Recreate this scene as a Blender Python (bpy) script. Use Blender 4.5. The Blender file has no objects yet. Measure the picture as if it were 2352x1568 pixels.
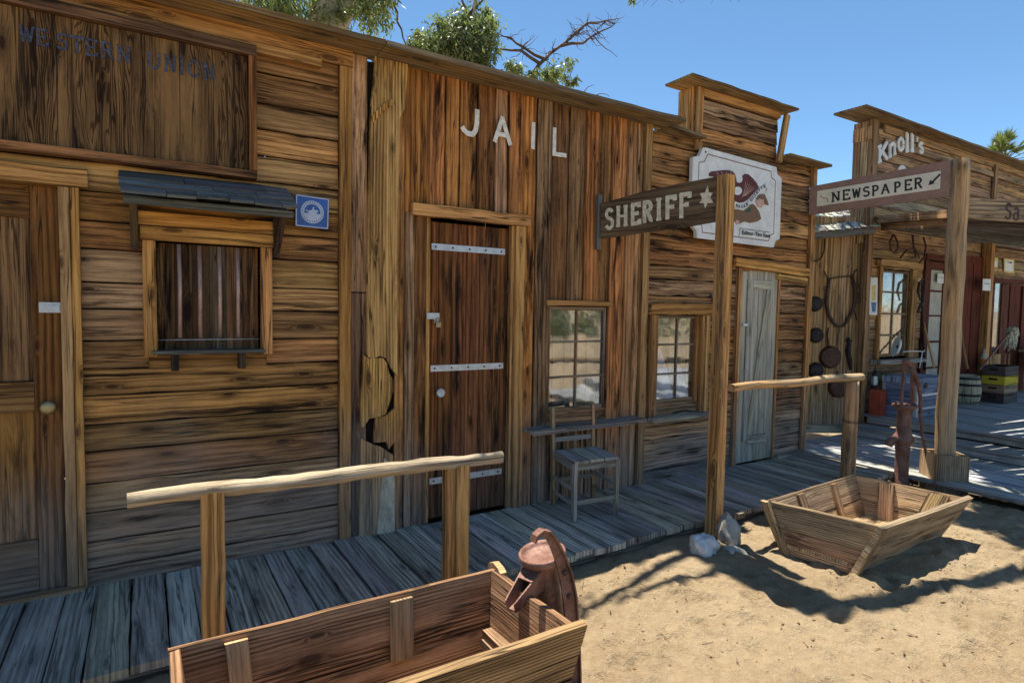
import bpy, math, random
from mathutils import Vector as V, Matrix, noise
random.seed(7)
R = random.random
def U(a, b): return a + (b - a) * R()
SC = bpy.context.scene
COL = SC.collection
# ------------------------------------------------------------------ camera
H = 1.53
FPX = 1370.65
yaw, pitch, roll = [math.radians(a) for a in (31.6956, 3.11373, 0.95129)]
FW = V((math.sin(yaw) * math.cos(pitch), math.cos(yaw) * math.cos(pitch), -math.sin(pitch)))
r0 = V((math.cos(yaw), -math.sin(yaw), 0)); u0 = r0.cross(FW)
RX = r0 * math.cos(roll) + u0 * math.sin(roll); UY = -r0 * math.sin(roll) + u0 * math.cos(roll)
CAM = V((0, 0, H))
cd = bpy.data.cameras.new('camera'); cam = bpy.data.objects.new('camera', cd); COL.objects.link(cam)
m3 = Matrix((RX, UY, -FW)).transposed()
cam.matrix_world = Matrix.Translation(CAM) @ m3.to_4x4()
cd.sensor_width = 36; cd.lens = FPX / 2352 * 36; cd.clip_end = 2000; cd.clip_start = 0.05
SC.camera = cam
def ray(px, py): return FW + RX * ((px - 1176) / FPX) - UY * ((py - 784) / FPX)
def at(px, py, Y):                       # photo point on the plane y = Y
    d = ray(px, py); return CAM + d * (Y / d.y)
def atz(px, py, z=0.0):
    d = ray(px, py); return CAM + d * ((z - H) / d.z)
def atp(px, py, P, n):                   # photo point on any plane
    d = ray(px, py); return CAM + d * ((P - CAM).dot(n) / d.dot(n))

# ------------------------------------------------------------------ node helpers
class NG:
    def __init__(s, name):
        s.m = bpy.data.materials.new(name); s.m.use_nodes = True
        s.t = s.m.node_tree; s.t.nodes.clear()
        s.out = s.n('ShaderNodeOutputMaterial')
    def n(s, typ, **kw):
        nd = s.t.nodes.new(typ)
        for k, v in kw.items(): setattr(nd, k, v)
        return nd
    def put(s, sock, v):
        if isinstance(v, bpy.types.NodeSocket): s.t.links.new(v, sock)
        elif v is not None:
            if hasattr(sock, 'default_value'):
                dv = sock.default_value
                if hasattr(dv, '__len__') and not hasattr(v, '__len__'): v = (v,) * len(dv)
                if hasattr(dv, '__len__') and len(dv) == 4 and len(v) == 3: v = tuple(v) + (1,)
                sock.default_value = v
    def math(s, op, a, b=None, c=None, clamp=False):
        nd = s.n('ShaderNodeMath', operation=op); nd.use_clamp = clamp
        for i, x in enumerate((a, b, c)):
            if x is not None: s.put(nd.inputs[i], x)
        return nd.outputs[0]
    def mix(s, fac, a, b, typ='MIX'):
        nd = s.n('ShaderNodeMix', data_type='RGBA', blend_type=typ)
        s.put(nd.inputs[0], fac); s.put(nd.inputs[6], a); s.put(nd.inputs[7], b)
        return nd.outputs[2]
    def noise(s, vec, scale=1, detail=3, rough=.55, dist=0, col=False):
        nd = s.n('ShaderNodeTexNoise'); s.put(nd.inputs['Vector'], vec)
        s.put(nd.inputs['Scale'], scale); s.put(nd.inputs['Detail'], detail)
        s.put(nd.inputs['Roughness'], rough); s.put(nd.inputs['Distortion'], dist)
        return nd.outputs[1 if col else 0]
    def ss(s, x, a, b, lo=0, hi=1):
        nd = s.n('ShaderNodeMapRange', interpolation_type='SMOOTHSTEP')
        s.put(nd.inputs[0], x); s.put(nd.inputs[1], a); s.put(nd.inputs[2], b); s.put(nd.inputs[3], lo); s.put(nd.inputs[4], hi)
        return nd.outputs[0]
    def comb(s, x, y, z=0):
        nd = s.n('ShaderNodeCombineXYZ')
        for i, v in enumerate((x, y, z)): s.put(nd.inputs[i], v)
        return nd.outputs[0]
    def bsdf(s, col, rough=.8, spec=.25, bump=None, bs=.3, bd=.01, metal=0, **kw):
        b = s.n('ShaderNodeBsdfPrincipled')
        s.put(b.inputs['Base Color'], col); s.put(b.inputs['Roughness'], rough)
        s.put(b.inputs['Specular IOR Level'], spec); s.put(b.inputs['Metallic'], metal)
        for k, v in kw.items(): s.put(b.inputs[k], v)
        if bump is not None:
            bn = s.n('ShaderNodeBump'); s.put(bn.inputs['Height'], bump)
            bn.inputs['Strength'].default_value = bs; bn.inputs['Distance'].default_value = bd
            s.t.links.new(bn.outputs[0], b.inputs['Normal'])
        s.t.links.new(b.outputs[0], s.out.inputs[0]); return b

def wood(name, light, dark, F=38, ring=1.0, knots=1.0, stain=.5, grey=0.0, greyz=0.0, tint=.35, contrast=1.0, fleck=0.0, warp=1.0, wamp=3.4, greycol=(.27,.28,.27), bs=.5):
    g = NG(name)
    uv = g.n('ShaderNodeUVMap', uv_map='UVMap').outputs[0]; pk = g.n('ShaderNodeUVMap', uv_map='PK').outputs[0]
    a = g.n('ShaderNodeSeparateXYZ'); g.put(a.inputs[0], uv); u, v = a.outputs[0], a.outputs[1]
    b = g.n('ShaderNodeSeparateXYZ'); g.put(b.inputs[0], pk); sd, vn = b.outputs[0], b.outputs[1]
    su = g.math('MULTIPLY_ADD', sd, 37.0, u); sv = g.math('MULTIPLY_ADD', sd, 11.3, v); sz = g.math('MULTIPLY', sd, 7.7)
    def P(ku, kv): return g.comb(g.math('MULTIPLY', su, ku), g.math('MULTIPLY', sv, kv), sz)
    w1 = g.noise(P(.42 * warp, 3.2 * warp), 1, 3, .55)
    # knots
    vo = g.n('ShaderNodeTexVoronoi', voronoi_dimensions='2D', feature='F1'); g.put(vo.inputs['Vector'], P(1.9, 6.5)); g.put(vo.inputs['Scale'], 1.0)
    d0 = vo.outputs['Distance']
    sepc = g.n('ShaderNodeSeparateColor'); g.put(sepc.inputs[0], vo.outputs['Color'])
    d = g.math('MULTIPLY', d0, g.math('MULTIPLY_ADD', sepc.outputs[1], 1.6, .8))
    has = g.math('GREATER_THAN', sepc.outputs[0], 1 - .62 * knots)
    kd = g.ss(d, 0, .30, 1, 0)
    kt = g.math('MULTIPLY', g.math('MULTIPLY', kd, kd), has)
    f = g.math('MULTIPLY', v, F)
    f = g.math('MULTIPLY_ADD', w1, wamp, f)
    f = g.math('MULTIPLY_ADD', kt, 2.6, f)
    rg = g.math('MULTIPLY_ADD', g.math('SINE', g.math('MULTIPLY', f, 6.2832)), .5, .5)
    rg = g.math('MULTIPLY', g.math('POWER', rg, 1.3), g.ss(g.noise(P(.7, 9), 1, 2), .3, .65, .25, 1))
    fine = g.noise(P(5.0, 230), 1, 4, .8)
    mid = g.noise(P(1.3, 46), 1, 6, .78, .3)
    broad = g.noise(P(1.0, 10), 1, 6, .72, .5)
    s = g.math('MULTIPLY_ADD', broad, .72, g.math('MULTIPLY', mid, .30))
    lo, hi = .36, .66
    t = g.ss(s, lo, hi)
    wn = g.n('ShaderNodeTexWhiteNoise', noise_dimensions='1D'); g.put(wn.inputs['W'], g.math('MULTIPLY', sd, 91.7))
    wsep = g.n('ShaderNodeSeparateColor'); g.put(wsep.inputs[0], wn.outputs['Color'])
    dk = tuple(a_ * .55 + b_ * .24 * (2 - contrast * .7) for a_, b_ in zip(dark, light))
    c = g.mix(t, dk, light)
    gl_ = g.math('MULTIPLY_ADD', fine, .9, g.math('MULTIPLY_ADD', mid, .5, g.math('MULTIPLY', rg, -.42 * ring)))
    gl_ = g.ss(gl_, .30 - .14 * ring, .86 - .14 * ring, 1 - .52 * contrast ** .5, 1.22)
    c = g.mix(1, c, g.comb(gl_, g.math('POWER', gl_, 1.12), g.math('POWER', gl_, 1.25)), 'MULTIPLY')
    # tint per plank
    val = g.math('MULTIPLY_ADD', wsep.outputs[0], tint * 2.0, 1 - tint * 1.0)
    hv = g.n('ShaderNodeHueSaturation'); g.put(hv.inputs['Color'], c); g.put(hv.inputs['Saturation'], g.ss(wsep.outputs[1], .5, 1, 1.10, 1.08 - tint * .5)); c = hv.outputs[0]
    c = g.mix(1, c, g.comb(val, g.math('MULTIPLY', val, g.math('MULTIPLY_ADD', wsep.outputs[1], .18, .91)), g.math('MULTIPLY', val, g.math('MULTIPLY_ADD', wsep.outputs[2], .34, .83))), 'MULTIPLY')
    # dark streaky stains that follow the grain
    st = g.noise(P(1.1, 10), 1, 5, .68, .5)
    stm = g.ss(st, .57 - .05 * stain, .74 - .05 * stain)
    edge = g.ss(g.math('ABSOLUTE', g.math('SUBTRACT', vn, .5)), .38, .5)  # plank edges darkened: gap dirt, with gap shadow painted into the colour
    halo = g.math('MULTIPLY', g.math('MULTIPLY', g.ss(d, .05, .5, 1, 0), has), g.ss(broad, .3, .6))
    stm = g.math('MAXIMUM', stm, g.math('MULTIPLY', halo, .7))
    stm = g.math('MULTIPLY', stm, min(1, .55 + .5 * stain))
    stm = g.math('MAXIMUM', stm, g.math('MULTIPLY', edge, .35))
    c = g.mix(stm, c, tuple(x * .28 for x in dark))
    kc = g.math('MULTIPLY', g.ss(d, .06, .13, 1, 0), has)
    c = g.mix(g.math('MULTIPLY', kc, .8), c, tuple(x * .45 for x in dark))
    # checks: thin dark cracks
    ck = g.ss(g.noise(P(1.1, 95), 1, 2, .5), .655, .70)
    n5 = g.noise(P(.55, 17), 1, 3, .6, .15)
    ck2 = g.math('MULTIPLY', g.ss(g.math('ABSOLUTE', g.math('SUBTRACT', n5, .5)), .004, .020, 1, 0), g.ss(g.noise(P(1.3, 6), 1, 2), .42, .56))
    ck = g.math('MAXIMUM', ck, ck2)
    c = g.mix(g.math('MULTIPLY', ck, .8), c, (.012, .008, .006))
    gm = g.ss(g.noise(P(.9, 4), 1, 3), .35, .65, grey * .35, min(1, grey * 1.3)) if grey else None
    if greyz:
        geo = g.n('ShaderNodeNewGeometry'); sp = g.n('ShaderNodeSeparateXYZ'); g.put(sp.inputs[0], geo.outputs['Position'])
        zz = g.math('MULTIPLY_ADD', g.noise(geo.outputs['Position'], 1.6, 3), 1.1, g.math('SUBTRACT', sp.outputs[2], .5))
        gz = g.ss(zz, .15, 1.05, greyz, 0)
        gm = gz if gm is None else g.math('MAXIMUM', gm, gz)
    if gm is not None:
        gv = g.math('MULTIPLY', g.ss(s, lo, hi, .62, 1.1), gl_)
        gc = g.mix(1, greycol, g.comb(gv, gv, gv), 'MULTIPLY')
        c = g.mix(g.math('MULTIPLY', gm, g.math('SUBTRACT', 1, g.math('MULTIPLY', stm, .75))), c, gc)
    bh = g.math('MULTIPLY_ADD', rg, .25, g.math('MULTIPLY_ADD', mid, .9, g.math('MULTIPLY_ADD', fine, .6, g.math('MULTIPLY', ck, -1.2))))
    g.bsdf(c, .82, .18, bh, bs, .006)
    return g.m

def plain(name, col, rough=.6, metal=0, var=.25, scale=12, spec=.3, bump=.25, col2=None, stretch=None):
    g = NG(name); tc = g.n('ShaderNodeTexCoord').outputs['Object']
    if stretch:
        mp = g.n('ShaderNodeMapping'); g.put(mp.inputs[0], tc); mp.inputs['Scale'].default_value = stretch; tc = mp.outputs[0]
    n1 = g.noise(tc, scale, 5, .65); n2 = g.noise(tc, scale * 6, 3, .6)
    f = g.ss(g.math('MULTIPLY_ADD', n2, .35, g.math('MULTIPLY', n1, .75)), .35, .75)
    c = g.mix(f, tuple(x * (1 - var) for x in col), col2 or tuple(min(1, x * (1 + var)) for x in col))
    g.bsdf(c, rough, spec, g.math('ADD', n1, n2), bump, .004, metal)
    return g.m

W_L, W_D = (.52, .245, .075), (.085, .034, .013)
M = {}
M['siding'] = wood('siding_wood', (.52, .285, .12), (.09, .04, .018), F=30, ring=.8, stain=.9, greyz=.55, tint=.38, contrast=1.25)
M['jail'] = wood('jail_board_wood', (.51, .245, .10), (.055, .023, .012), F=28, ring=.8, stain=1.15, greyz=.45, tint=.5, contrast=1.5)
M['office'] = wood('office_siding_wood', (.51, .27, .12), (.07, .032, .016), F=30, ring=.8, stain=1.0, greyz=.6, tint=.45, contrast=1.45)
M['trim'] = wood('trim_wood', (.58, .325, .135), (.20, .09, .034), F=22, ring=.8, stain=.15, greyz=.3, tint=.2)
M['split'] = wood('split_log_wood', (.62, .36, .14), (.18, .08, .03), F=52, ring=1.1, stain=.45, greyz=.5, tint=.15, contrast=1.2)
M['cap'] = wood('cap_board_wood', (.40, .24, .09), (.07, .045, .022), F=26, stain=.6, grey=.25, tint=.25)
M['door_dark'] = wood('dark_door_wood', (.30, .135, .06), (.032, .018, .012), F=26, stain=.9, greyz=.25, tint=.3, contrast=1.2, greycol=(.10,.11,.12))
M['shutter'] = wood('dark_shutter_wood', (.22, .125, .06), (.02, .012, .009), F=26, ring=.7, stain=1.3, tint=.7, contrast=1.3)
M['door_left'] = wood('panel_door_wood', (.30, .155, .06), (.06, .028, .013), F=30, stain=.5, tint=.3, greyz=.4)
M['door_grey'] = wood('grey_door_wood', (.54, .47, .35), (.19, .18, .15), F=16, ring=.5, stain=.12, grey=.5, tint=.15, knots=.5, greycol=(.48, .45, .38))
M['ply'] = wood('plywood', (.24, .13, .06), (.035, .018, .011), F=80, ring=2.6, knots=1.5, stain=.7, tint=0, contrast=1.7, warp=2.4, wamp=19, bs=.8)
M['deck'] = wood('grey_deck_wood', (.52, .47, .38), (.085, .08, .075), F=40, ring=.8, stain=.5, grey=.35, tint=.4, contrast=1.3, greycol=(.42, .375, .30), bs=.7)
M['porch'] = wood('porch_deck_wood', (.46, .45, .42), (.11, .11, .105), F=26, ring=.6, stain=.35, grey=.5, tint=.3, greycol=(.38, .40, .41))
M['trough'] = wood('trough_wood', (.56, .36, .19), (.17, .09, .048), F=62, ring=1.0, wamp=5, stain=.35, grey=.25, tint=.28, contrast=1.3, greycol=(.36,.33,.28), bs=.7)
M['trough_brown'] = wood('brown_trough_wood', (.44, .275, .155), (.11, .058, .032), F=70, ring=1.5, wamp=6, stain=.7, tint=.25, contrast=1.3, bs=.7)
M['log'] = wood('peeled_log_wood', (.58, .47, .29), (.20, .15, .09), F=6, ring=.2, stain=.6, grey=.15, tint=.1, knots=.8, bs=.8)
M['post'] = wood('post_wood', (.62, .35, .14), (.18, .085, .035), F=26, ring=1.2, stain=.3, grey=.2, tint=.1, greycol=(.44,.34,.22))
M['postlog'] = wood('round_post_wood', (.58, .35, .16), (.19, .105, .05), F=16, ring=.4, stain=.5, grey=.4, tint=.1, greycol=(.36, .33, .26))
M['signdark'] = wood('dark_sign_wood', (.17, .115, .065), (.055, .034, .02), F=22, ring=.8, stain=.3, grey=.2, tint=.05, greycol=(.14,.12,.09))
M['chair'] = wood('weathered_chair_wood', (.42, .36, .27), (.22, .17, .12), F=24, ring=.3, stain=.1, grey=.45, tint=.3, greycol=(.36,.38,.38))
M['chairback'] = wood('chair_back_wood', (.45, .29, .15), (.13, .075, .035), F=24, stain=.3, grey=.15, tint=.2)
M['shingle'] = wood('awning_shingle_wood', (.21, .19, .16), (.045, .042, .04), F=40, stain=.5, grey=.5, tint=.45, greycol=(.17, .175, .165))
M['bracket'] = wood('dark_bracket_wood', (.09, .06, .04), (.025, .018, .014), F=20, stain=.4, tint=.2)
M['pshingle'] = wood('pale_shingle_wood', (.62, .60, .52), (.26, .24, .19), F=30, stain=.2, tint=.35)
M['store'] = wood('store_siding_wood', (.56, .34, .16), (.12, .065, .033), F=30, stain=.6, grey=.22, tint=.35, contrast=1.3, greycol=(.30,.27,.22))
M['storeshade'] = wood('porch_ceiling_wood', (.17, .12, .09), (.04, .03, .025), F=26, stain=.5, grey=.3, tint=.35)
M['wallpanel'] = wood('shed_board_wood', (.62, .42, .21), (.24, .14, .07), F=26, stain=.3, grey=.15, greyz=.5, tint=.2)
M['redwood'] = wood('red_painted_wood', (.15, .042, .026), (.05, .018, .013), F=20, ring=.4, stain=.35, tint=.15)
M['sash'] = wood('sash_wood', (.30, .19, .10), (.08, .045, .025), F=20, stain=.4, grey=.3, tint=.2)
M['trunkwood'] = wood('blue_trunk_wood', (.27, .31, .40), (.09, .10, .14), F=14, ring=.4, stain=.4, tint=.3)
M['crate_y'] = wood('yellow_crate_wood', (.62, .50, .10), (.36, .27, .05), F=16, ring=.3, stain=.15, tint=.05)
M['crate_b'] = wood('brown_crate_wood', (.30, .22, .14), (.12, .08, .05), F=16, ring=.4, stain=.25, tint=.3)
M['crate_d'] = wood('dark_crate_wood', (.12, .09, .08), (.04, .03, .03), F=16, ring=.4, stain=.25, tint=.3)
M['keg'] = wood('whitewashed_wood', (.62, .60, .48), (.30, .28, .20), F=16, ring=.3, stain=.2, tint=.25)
M['white'] = plain('white_paint', (.72, .73, .70), .6, var=.14, scale=9, spec=.25)
M['whitel'] = plain('worn_white_lettering', (.70, .68, .60), .75, var=.25, scale=30)
M['tanl'] = plain('cream_lettering', (.58, .54, .42), .75, var=.3, scale=40)
M['bluel'] = plain('faded_blue_lettering', (.055, .045, .05), .85, var=.5, scale=60, col2=(.09, .12, .20))
M['black'] = plain('black_paint', (.02, .02, .02), .6)
M['iron'] = plain('black_iron', (.035, .03, .03), .6, metal=.3, var=.5, scale=25)
M['rustiron'] = plain('rusty_iron', (.10, .055, .04), .7, metal=.2, var=.5, scale=25)
M['pump'] = plain('rusty_red_cast_iron', (.17, .075, .05), .55, metal=.15, var=.4, scale=14, col2=(.27, .145, .11), bump=.6)
M['steel'] = plain('galvanised_steel', (.50, .54, .56), .45, metal=.5, var=.2, scale=30)
M['brass'] = plain('dull_brass', (.35, .28, .15), .5, metal=.7)
M['pipe'] = plain('purplish_steel_bar', (.42, .29, .25), .5, metal=.4, var=.4, scale=12, stretch=(3, 3, .6))
M['rock'] = plain('white_rock', (.62, .62, .60), .9, var=.3, scale=14, bump=.9)
M['rockg'] = plain('grey_rock', (.40, .37, .31), .9, var=.35, scale=14, bump=.9)
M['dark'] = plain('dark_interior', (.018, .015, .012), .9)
M['bluesign'] = plain('blue_enamel', (.025, .09, .33), .35, var=.2, scale=8, spec=.5)
M['plight'] = plain('pale_blue_enamel', (.45, .52, .66), .4, var=.12)
M['mauve'] = plain('mauve_brown_paint', (.25, .15, .115), .7, var=.15, scale=10)
M['cream'] = plain('cream_panel_paint', (.62, .58, .46), .6, var=.12, scale=10)
M['eagle'] = plain('maroon_paint', (.11, .035, .035), .7, var=.3, scale=30)
M['coat'] = plain('brown_green_paint', (.17, .10, .05), .7, var=.4, scale=60, col2=(.30, .17, .10))
M['green'] = plain('green_paint', (.03, .10, .06), .7)
M['skinp'] = plain('pale_pink_paint', (.60, .38, .30), .7, var=.2, scale=50)
M['paper'] = plain('white_paper', (.72, .74, .70), .8, var=.1)
M['papery'] = plain('yellow_poster_paper', (.66, .47, .10), .7, var=.25, scale=22, col2=(.74, .62, .28))
M['orange'] = plain('orange_print', (.60, .20, .04), .7, var=.3, scale=30)
M['bluep'] = plain('blue_print', (.10, .18, .34), .7)
M['red'] = plain('red_can_paint', (.30, .06, .03), .55, var=.3, scale=10)
M['mop'] = plain('mop_yarn', (.55, .54, .42), .95, var=.3, scale=40, bump=1)
M['enamel'] = plain('white_enamel', (.62, .72, .72), .3, var=.08, spec=.6)
M['curtain'] = plain('tan_curtain', (.46, .36, .25), .9, var=.25, scale=4)
M['bluewhite'] = plain('blue_white_card', (.62, .72, .90), .8, var=.1)
M['frost'] = plain('old_newsprint', (.44, .43, .36), .85, var=.2, scale=5)
M['leather'] = plain('dark_leather', (.07, .04, .03), .55, var=.4, scale=18)
M['bark'] = plain('pale_bark', (.45, .40, .31), .9, var=.35, scale=3, stretch=(2, 2, .5), bump=.6)
M['deadbark'] = plain('dark_branch_bark', (.11, .075, .06), .9, var=.35, scale=6)
M['bluegrey_post'] = plain('bleached_pale_wood', (.50, .45, .33), .85, var=.4, scale=10, bump=.8, stretch=(3, 3, 1))

def glass_mat():
    g = NG('old_window_glass')
    tc = g.n('ShaderNodeTexCoord').outputs['Object']
    wob = g.noise(tc, 3.0, 2)
    bn = g.n('ShaderNodeBump'); g.put(bn.inputs['Height'], wob); bn.inputs['Strength'].default_value = .12; bn.inputs['Distance'].default_value = .02
    gl = g.n('ShaderNodeBsdfGlossy'); gl.inputs['Roughness'].default_value = .04; gl.inputs['Color'].default_value = (.9, .92, .95, 1)
    g.t.links.new(bn.outputs[0], gl.inputs['Normal'])
    tr = g.n('ShaderNodeBsdfTransparent'); df = g.n('ShaderNodeBsdfDiffuse'); df.inputs['Color'].default_value = (.33, .31, .26, 1)
    m1 = g.n('ShaderNodeMixShader'); m1.inputs[0].default_value = .24
    g.t.links.new(tr.outputs[0], m1.inputs[1]); g.t.links.new(gl.outputs[0], m1.inputs[2])
    m2 = g.n('ShaderNodeMixShader'); g.put(m2.inputs[0], g.ss(g.noise(tc, 6, 5), .35, .8, .02, .30))
    g.t.links.new(m1.outputs[0], m2.inputs[1]); g.t.links.new(df.outputs[0], m2.inputs[2])
    g.t.links.new(m2.outputs[0], g.out.inputs[0]); return g.m
M['glass'] = glass_mat()

def leaf_mat(name, c1, c2):
    g = NG(name); pk = g.n('ShaderNodeUVMap', uv_map='PK').outputs[0]
    b = g.n('ShaderNodeSeparateXYZ'); g.put(b.inputs[0], pk)
    wn = g.n('ShaderNodeTexWhiteNoise', noise_dimensions='1D'); g.put(wn.inputs['W'], g.math('MULTIPLY', b.outputs[0], 77.0))
    c = g.mix(wn.outputs[0], c1, c2)
    d = g.n('ShaderNodeBsdfPrincipled'); g.put(d.inputs['Base Color'], c); d.inputs['Roughness'].default_value = .45
    t = g.n('ShaderNodeBsdfTranslucent'); g.put(t.inputs[0], g.mix(1, c, (1.5, 1.6, .8), 'MULTIPLY'))
    ms = g.n('ShaderNodeMixShader'); ms.inputs[0].default_value = .35
    g.t.links.new(d.outputs[0], ms.inputs[1]); g.t.links.new(t.outputs[0], ms.inputs[2]); g.t.links.new(ms.outputs[0], g.out.inputs[0])
    return g.m
M['leaf'] = leaf_mat('eucalyptus_leaf', (.07, .11, .045), (.24, .28, .14))
M['palm'] = leaf_mat('palm_leaf', (.055, .085, .03), (.17, .19, .075))

def sand_mat():
    g = NG('sand'); p = g.n('ShaderNodeNewGeometry').outputs['Position']
    n1 = g.noise(p, 1.3, 5, .6); n2 = g.noise(p, 22, 5, .65); n3 = g.noise(p, 180, 3, .7)
    c = g.mix(g.ss(n1, .35, .65), (.29, .21, .125), (.37, .28, .175))
    c = g.mix(g.ss(n2, .35, .7, 0, .5), c, (.43, .34, .215))
    sp = g.ss(g.noise(p, 60, 4, .7), .56, .72); c = g.mix(g.math('MULTIPLY', sp, .5), c, (.16, .10, .06))
    sp2 = g.ss(g.noise(p, 240, 1, .5), .68, .72); c = g.mix(g.math('MULTIPLY', sp2, .6), c, (.14, .10, .07))
    h = g.math('MULTIPLY_ADD', n2, 1.0, g.math('MULTIPLY', n3, .35))
    g.bsdf(c, .95, .1, h, 1.0, .035); return g.m
M['sand'] = sand_mat()

# ------------------------------------------------------------------ mesh builder
class MB:
    def __init__(s): s.v = []; s.f = []; s.uv = []; s.pk = []; s.sm = []
    def face(s, idx, uvs, pks, sm=False):
        s.f.append(tuple(idx)); s.uv += list(uvs); s.pk += list(pks); s.sm.append(sm)
    def plank(s, P, L, W, T, seed=None, n=None, jit=.002, tj=.001, L2=None):
        """a board: corner P, length L, width W, thickness T; edges wander by jit"""
        P, L, W, T = V(P), V(L), V(W), V(T); L2 = V(L2) if L2 is not None else L
        l, w, t = L.length, W.length, T.length
        if l * w * t == 0: return
        seed = R() if seed is None else seed
        if n is None: n = max(1, min(14, int(l / .12)))
        if W.cross(T).dot(L) < 0: P = P + T; T = -T
        wn, tn = W / w, T / t
        uo, vo = U(0, 5), U(0, 3)
        b = len(s.v); o1, o2 = U(0, 99), U(0, 99)
        for i in range(n + 1):
            q = i / n
            a1 = (noise.noise(V((q * l * 5 + o1, 0, 0))) * jit * 2.2); a2 = (noise.noise(V((q * l * 5 + o2, 5, 0))) * jit * 2.2)
            tt = noise.noise(V((q * l * 2.5 + o1, 9, 0))) * tj * 2
            c = P + L * q + tn * tt
            c2 = P + W + L2 * q + tn * tt
            s.v += [c + wn * a1, c2 + wn * a2, c2 + T + wn * a2, c + T + wn * a1]
        us = [vo, vo + w, vo + w + t, vo + 2 * w + t, vo + 2 * w + 2 * t]
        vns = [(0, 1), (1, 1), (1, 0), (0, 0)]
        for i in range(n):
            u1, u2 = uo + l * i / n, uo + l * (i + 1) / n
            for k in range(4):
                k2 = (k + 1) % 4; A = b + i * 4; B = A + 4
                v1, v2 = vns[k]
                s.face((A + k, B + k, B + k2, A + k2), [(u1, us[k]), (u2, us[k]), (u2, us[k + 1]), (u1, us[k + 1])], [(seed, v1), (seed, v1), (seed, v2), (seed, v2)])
        for base, flip in ((b, 0), (b + n * 4, 1)):
            idx = [base, base + 3, base + 2, base + 1][::-1] if flip else [base, base + 3, base + 2, base + 1]
            idx = idx[::-1] if not flip else idx[::-1]
            idx = [base + 0, base + 1, base + 2, base + 3] if not flip else [base + 3, base + 2, base + 1, base + 0]
            s.face(idx, [(uo, vo), (uo + .01, vo + w), (uo + .02, vo + w), (uo + .02, vo)][::1], [(seed, .5)] * 4)
    def hb(s, x0, x1, z0, z1, y, th=.02, **k): s.plank((x0, y, z0), (x1 - x0, 0, 0), (0, 0, z1 - z0), (0, th, 0), **k)
    def vb(s, x0, x1, z0, z1, y, th=.02, **k): s.plank((x0, y, z0), (0, 0, z1 - z0), (x1 - x0, 0, 0), (0, th, 0), **k)
    def beam(s, A, B, w, t, side=None, **k):
        A, B = V(A), V(B); d = (B - A).normalized()
        sd = V(side) if side is not None else (d.cross(V((0, 0, 1))) if abs(d.z) < .9 else V((1, 0, 0)))
        sd = (sd - d * sd.dot(d)).normalized(); up = d.cross(sd)
        s.plank(A - sd * w / 2 - up * t / 2, B - A, sd * w, up * t, **k)
    def prism(s, pts, T, seed=None, ax=(0, 0, 1)):
        """flat polygon (any shape) with thickness vector T"""
        pts = [V(p) for p in pts]; T = V(T); seed = R() if seed is None else seed
        nrm = V((0, 0, 0))
        for i in range(len(pts)): nrm += pts[i].cross(pts[(i + 1) % len(pts)])
        if nrm.dot(T) > 0: pts = pts[::-1]
        ax = V(ax); bx = T.normalized().cross(ax); n = len(pts); b = len(s.v)
        s.v += pts + [p + T for p in pts]
        uvf = lambda p: (p.dot(ax) + seed * 3, p.dot(bx) + seed * 2)
        s.face(range(b, b + n), [uvf(p) for p in pts], [(seed, .5)] * n)
        s.face(range(b + 2 * n - 1, b + n - 1, -1), [uvf(p) for p in pts[::-1]], [(seed, .5)] * n)
        for i in range(n):
            j = (i + 1) % n
            s.face((b + i, b + n + i, b + n + j, b + j), [uvf(pts[i]), uvf(pts[i] + T * 3), uvf(pts[j] + T * 3), uvf(pts[j])], [(seed, .3)] * 4)
    def tube(s, pts, rad, n=10, seed=None, rough=0, cap=True, flat=1.0):
        pts = [V(p) for p in pts]; seed = R() if seed is None else seed
        if not hasattr(rad, '__len__'): rad = [rad] * len(pts)
        b = len(s.v); L = 0; up = None; acc = []
        for i, p in enumerate(pts):
            d = (pts[min(i + 1, len(pts) - 1)] - pts[max(i - 1, 0)]).normalized()
            if up is None: up = V((0, 0, 1)) if abs(d.z) < .9 else V((1, 0, 0))
            a = d.cross(up).normalized(); up = a.cross(d).normalized()
            if i: L += (p - pts[i - 1]).length
            acc.append(L)
            for k in range(n):
                an = 2 * math.pi * k / n; r = rad[i]
                if rough: r *= 1 + rough * noise.noise(V((math.cos(an) * 1.5 + seed * 9, math.sin(an) * 1.5, L * 6)))
                s.v.append(p + a * math.cos(an) * r + up * math.sin(an) * r * flat)
        for i in range(len(pts) - 1):
            for k in range(n):
                k2 = (k + 1) % n; r = rad[i]; A = b + i * n; c = 2 * math.pi * max(rad) / n
                s.face((A + k, A + k2, A + n + k2, A + n + k), [(acc[i], k * c), (acc[i], (k + 1) * c), (acc[i + 1], (k + 1) * c), (acc[i + 1], k * c)], [(seed, .5)] * 4, True)
        if cap:
            s.face([b + k for k in range(n)][::-1], [(0, .01 * k) for k in range(n)], [(seed, .5)] * n)
            e = b + (len(pts) - 1) * n
            s.face([e + k for k in range(n)], [(0, .01 * k) for k in range(n)], [(seed, .5)] * n)
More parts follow.
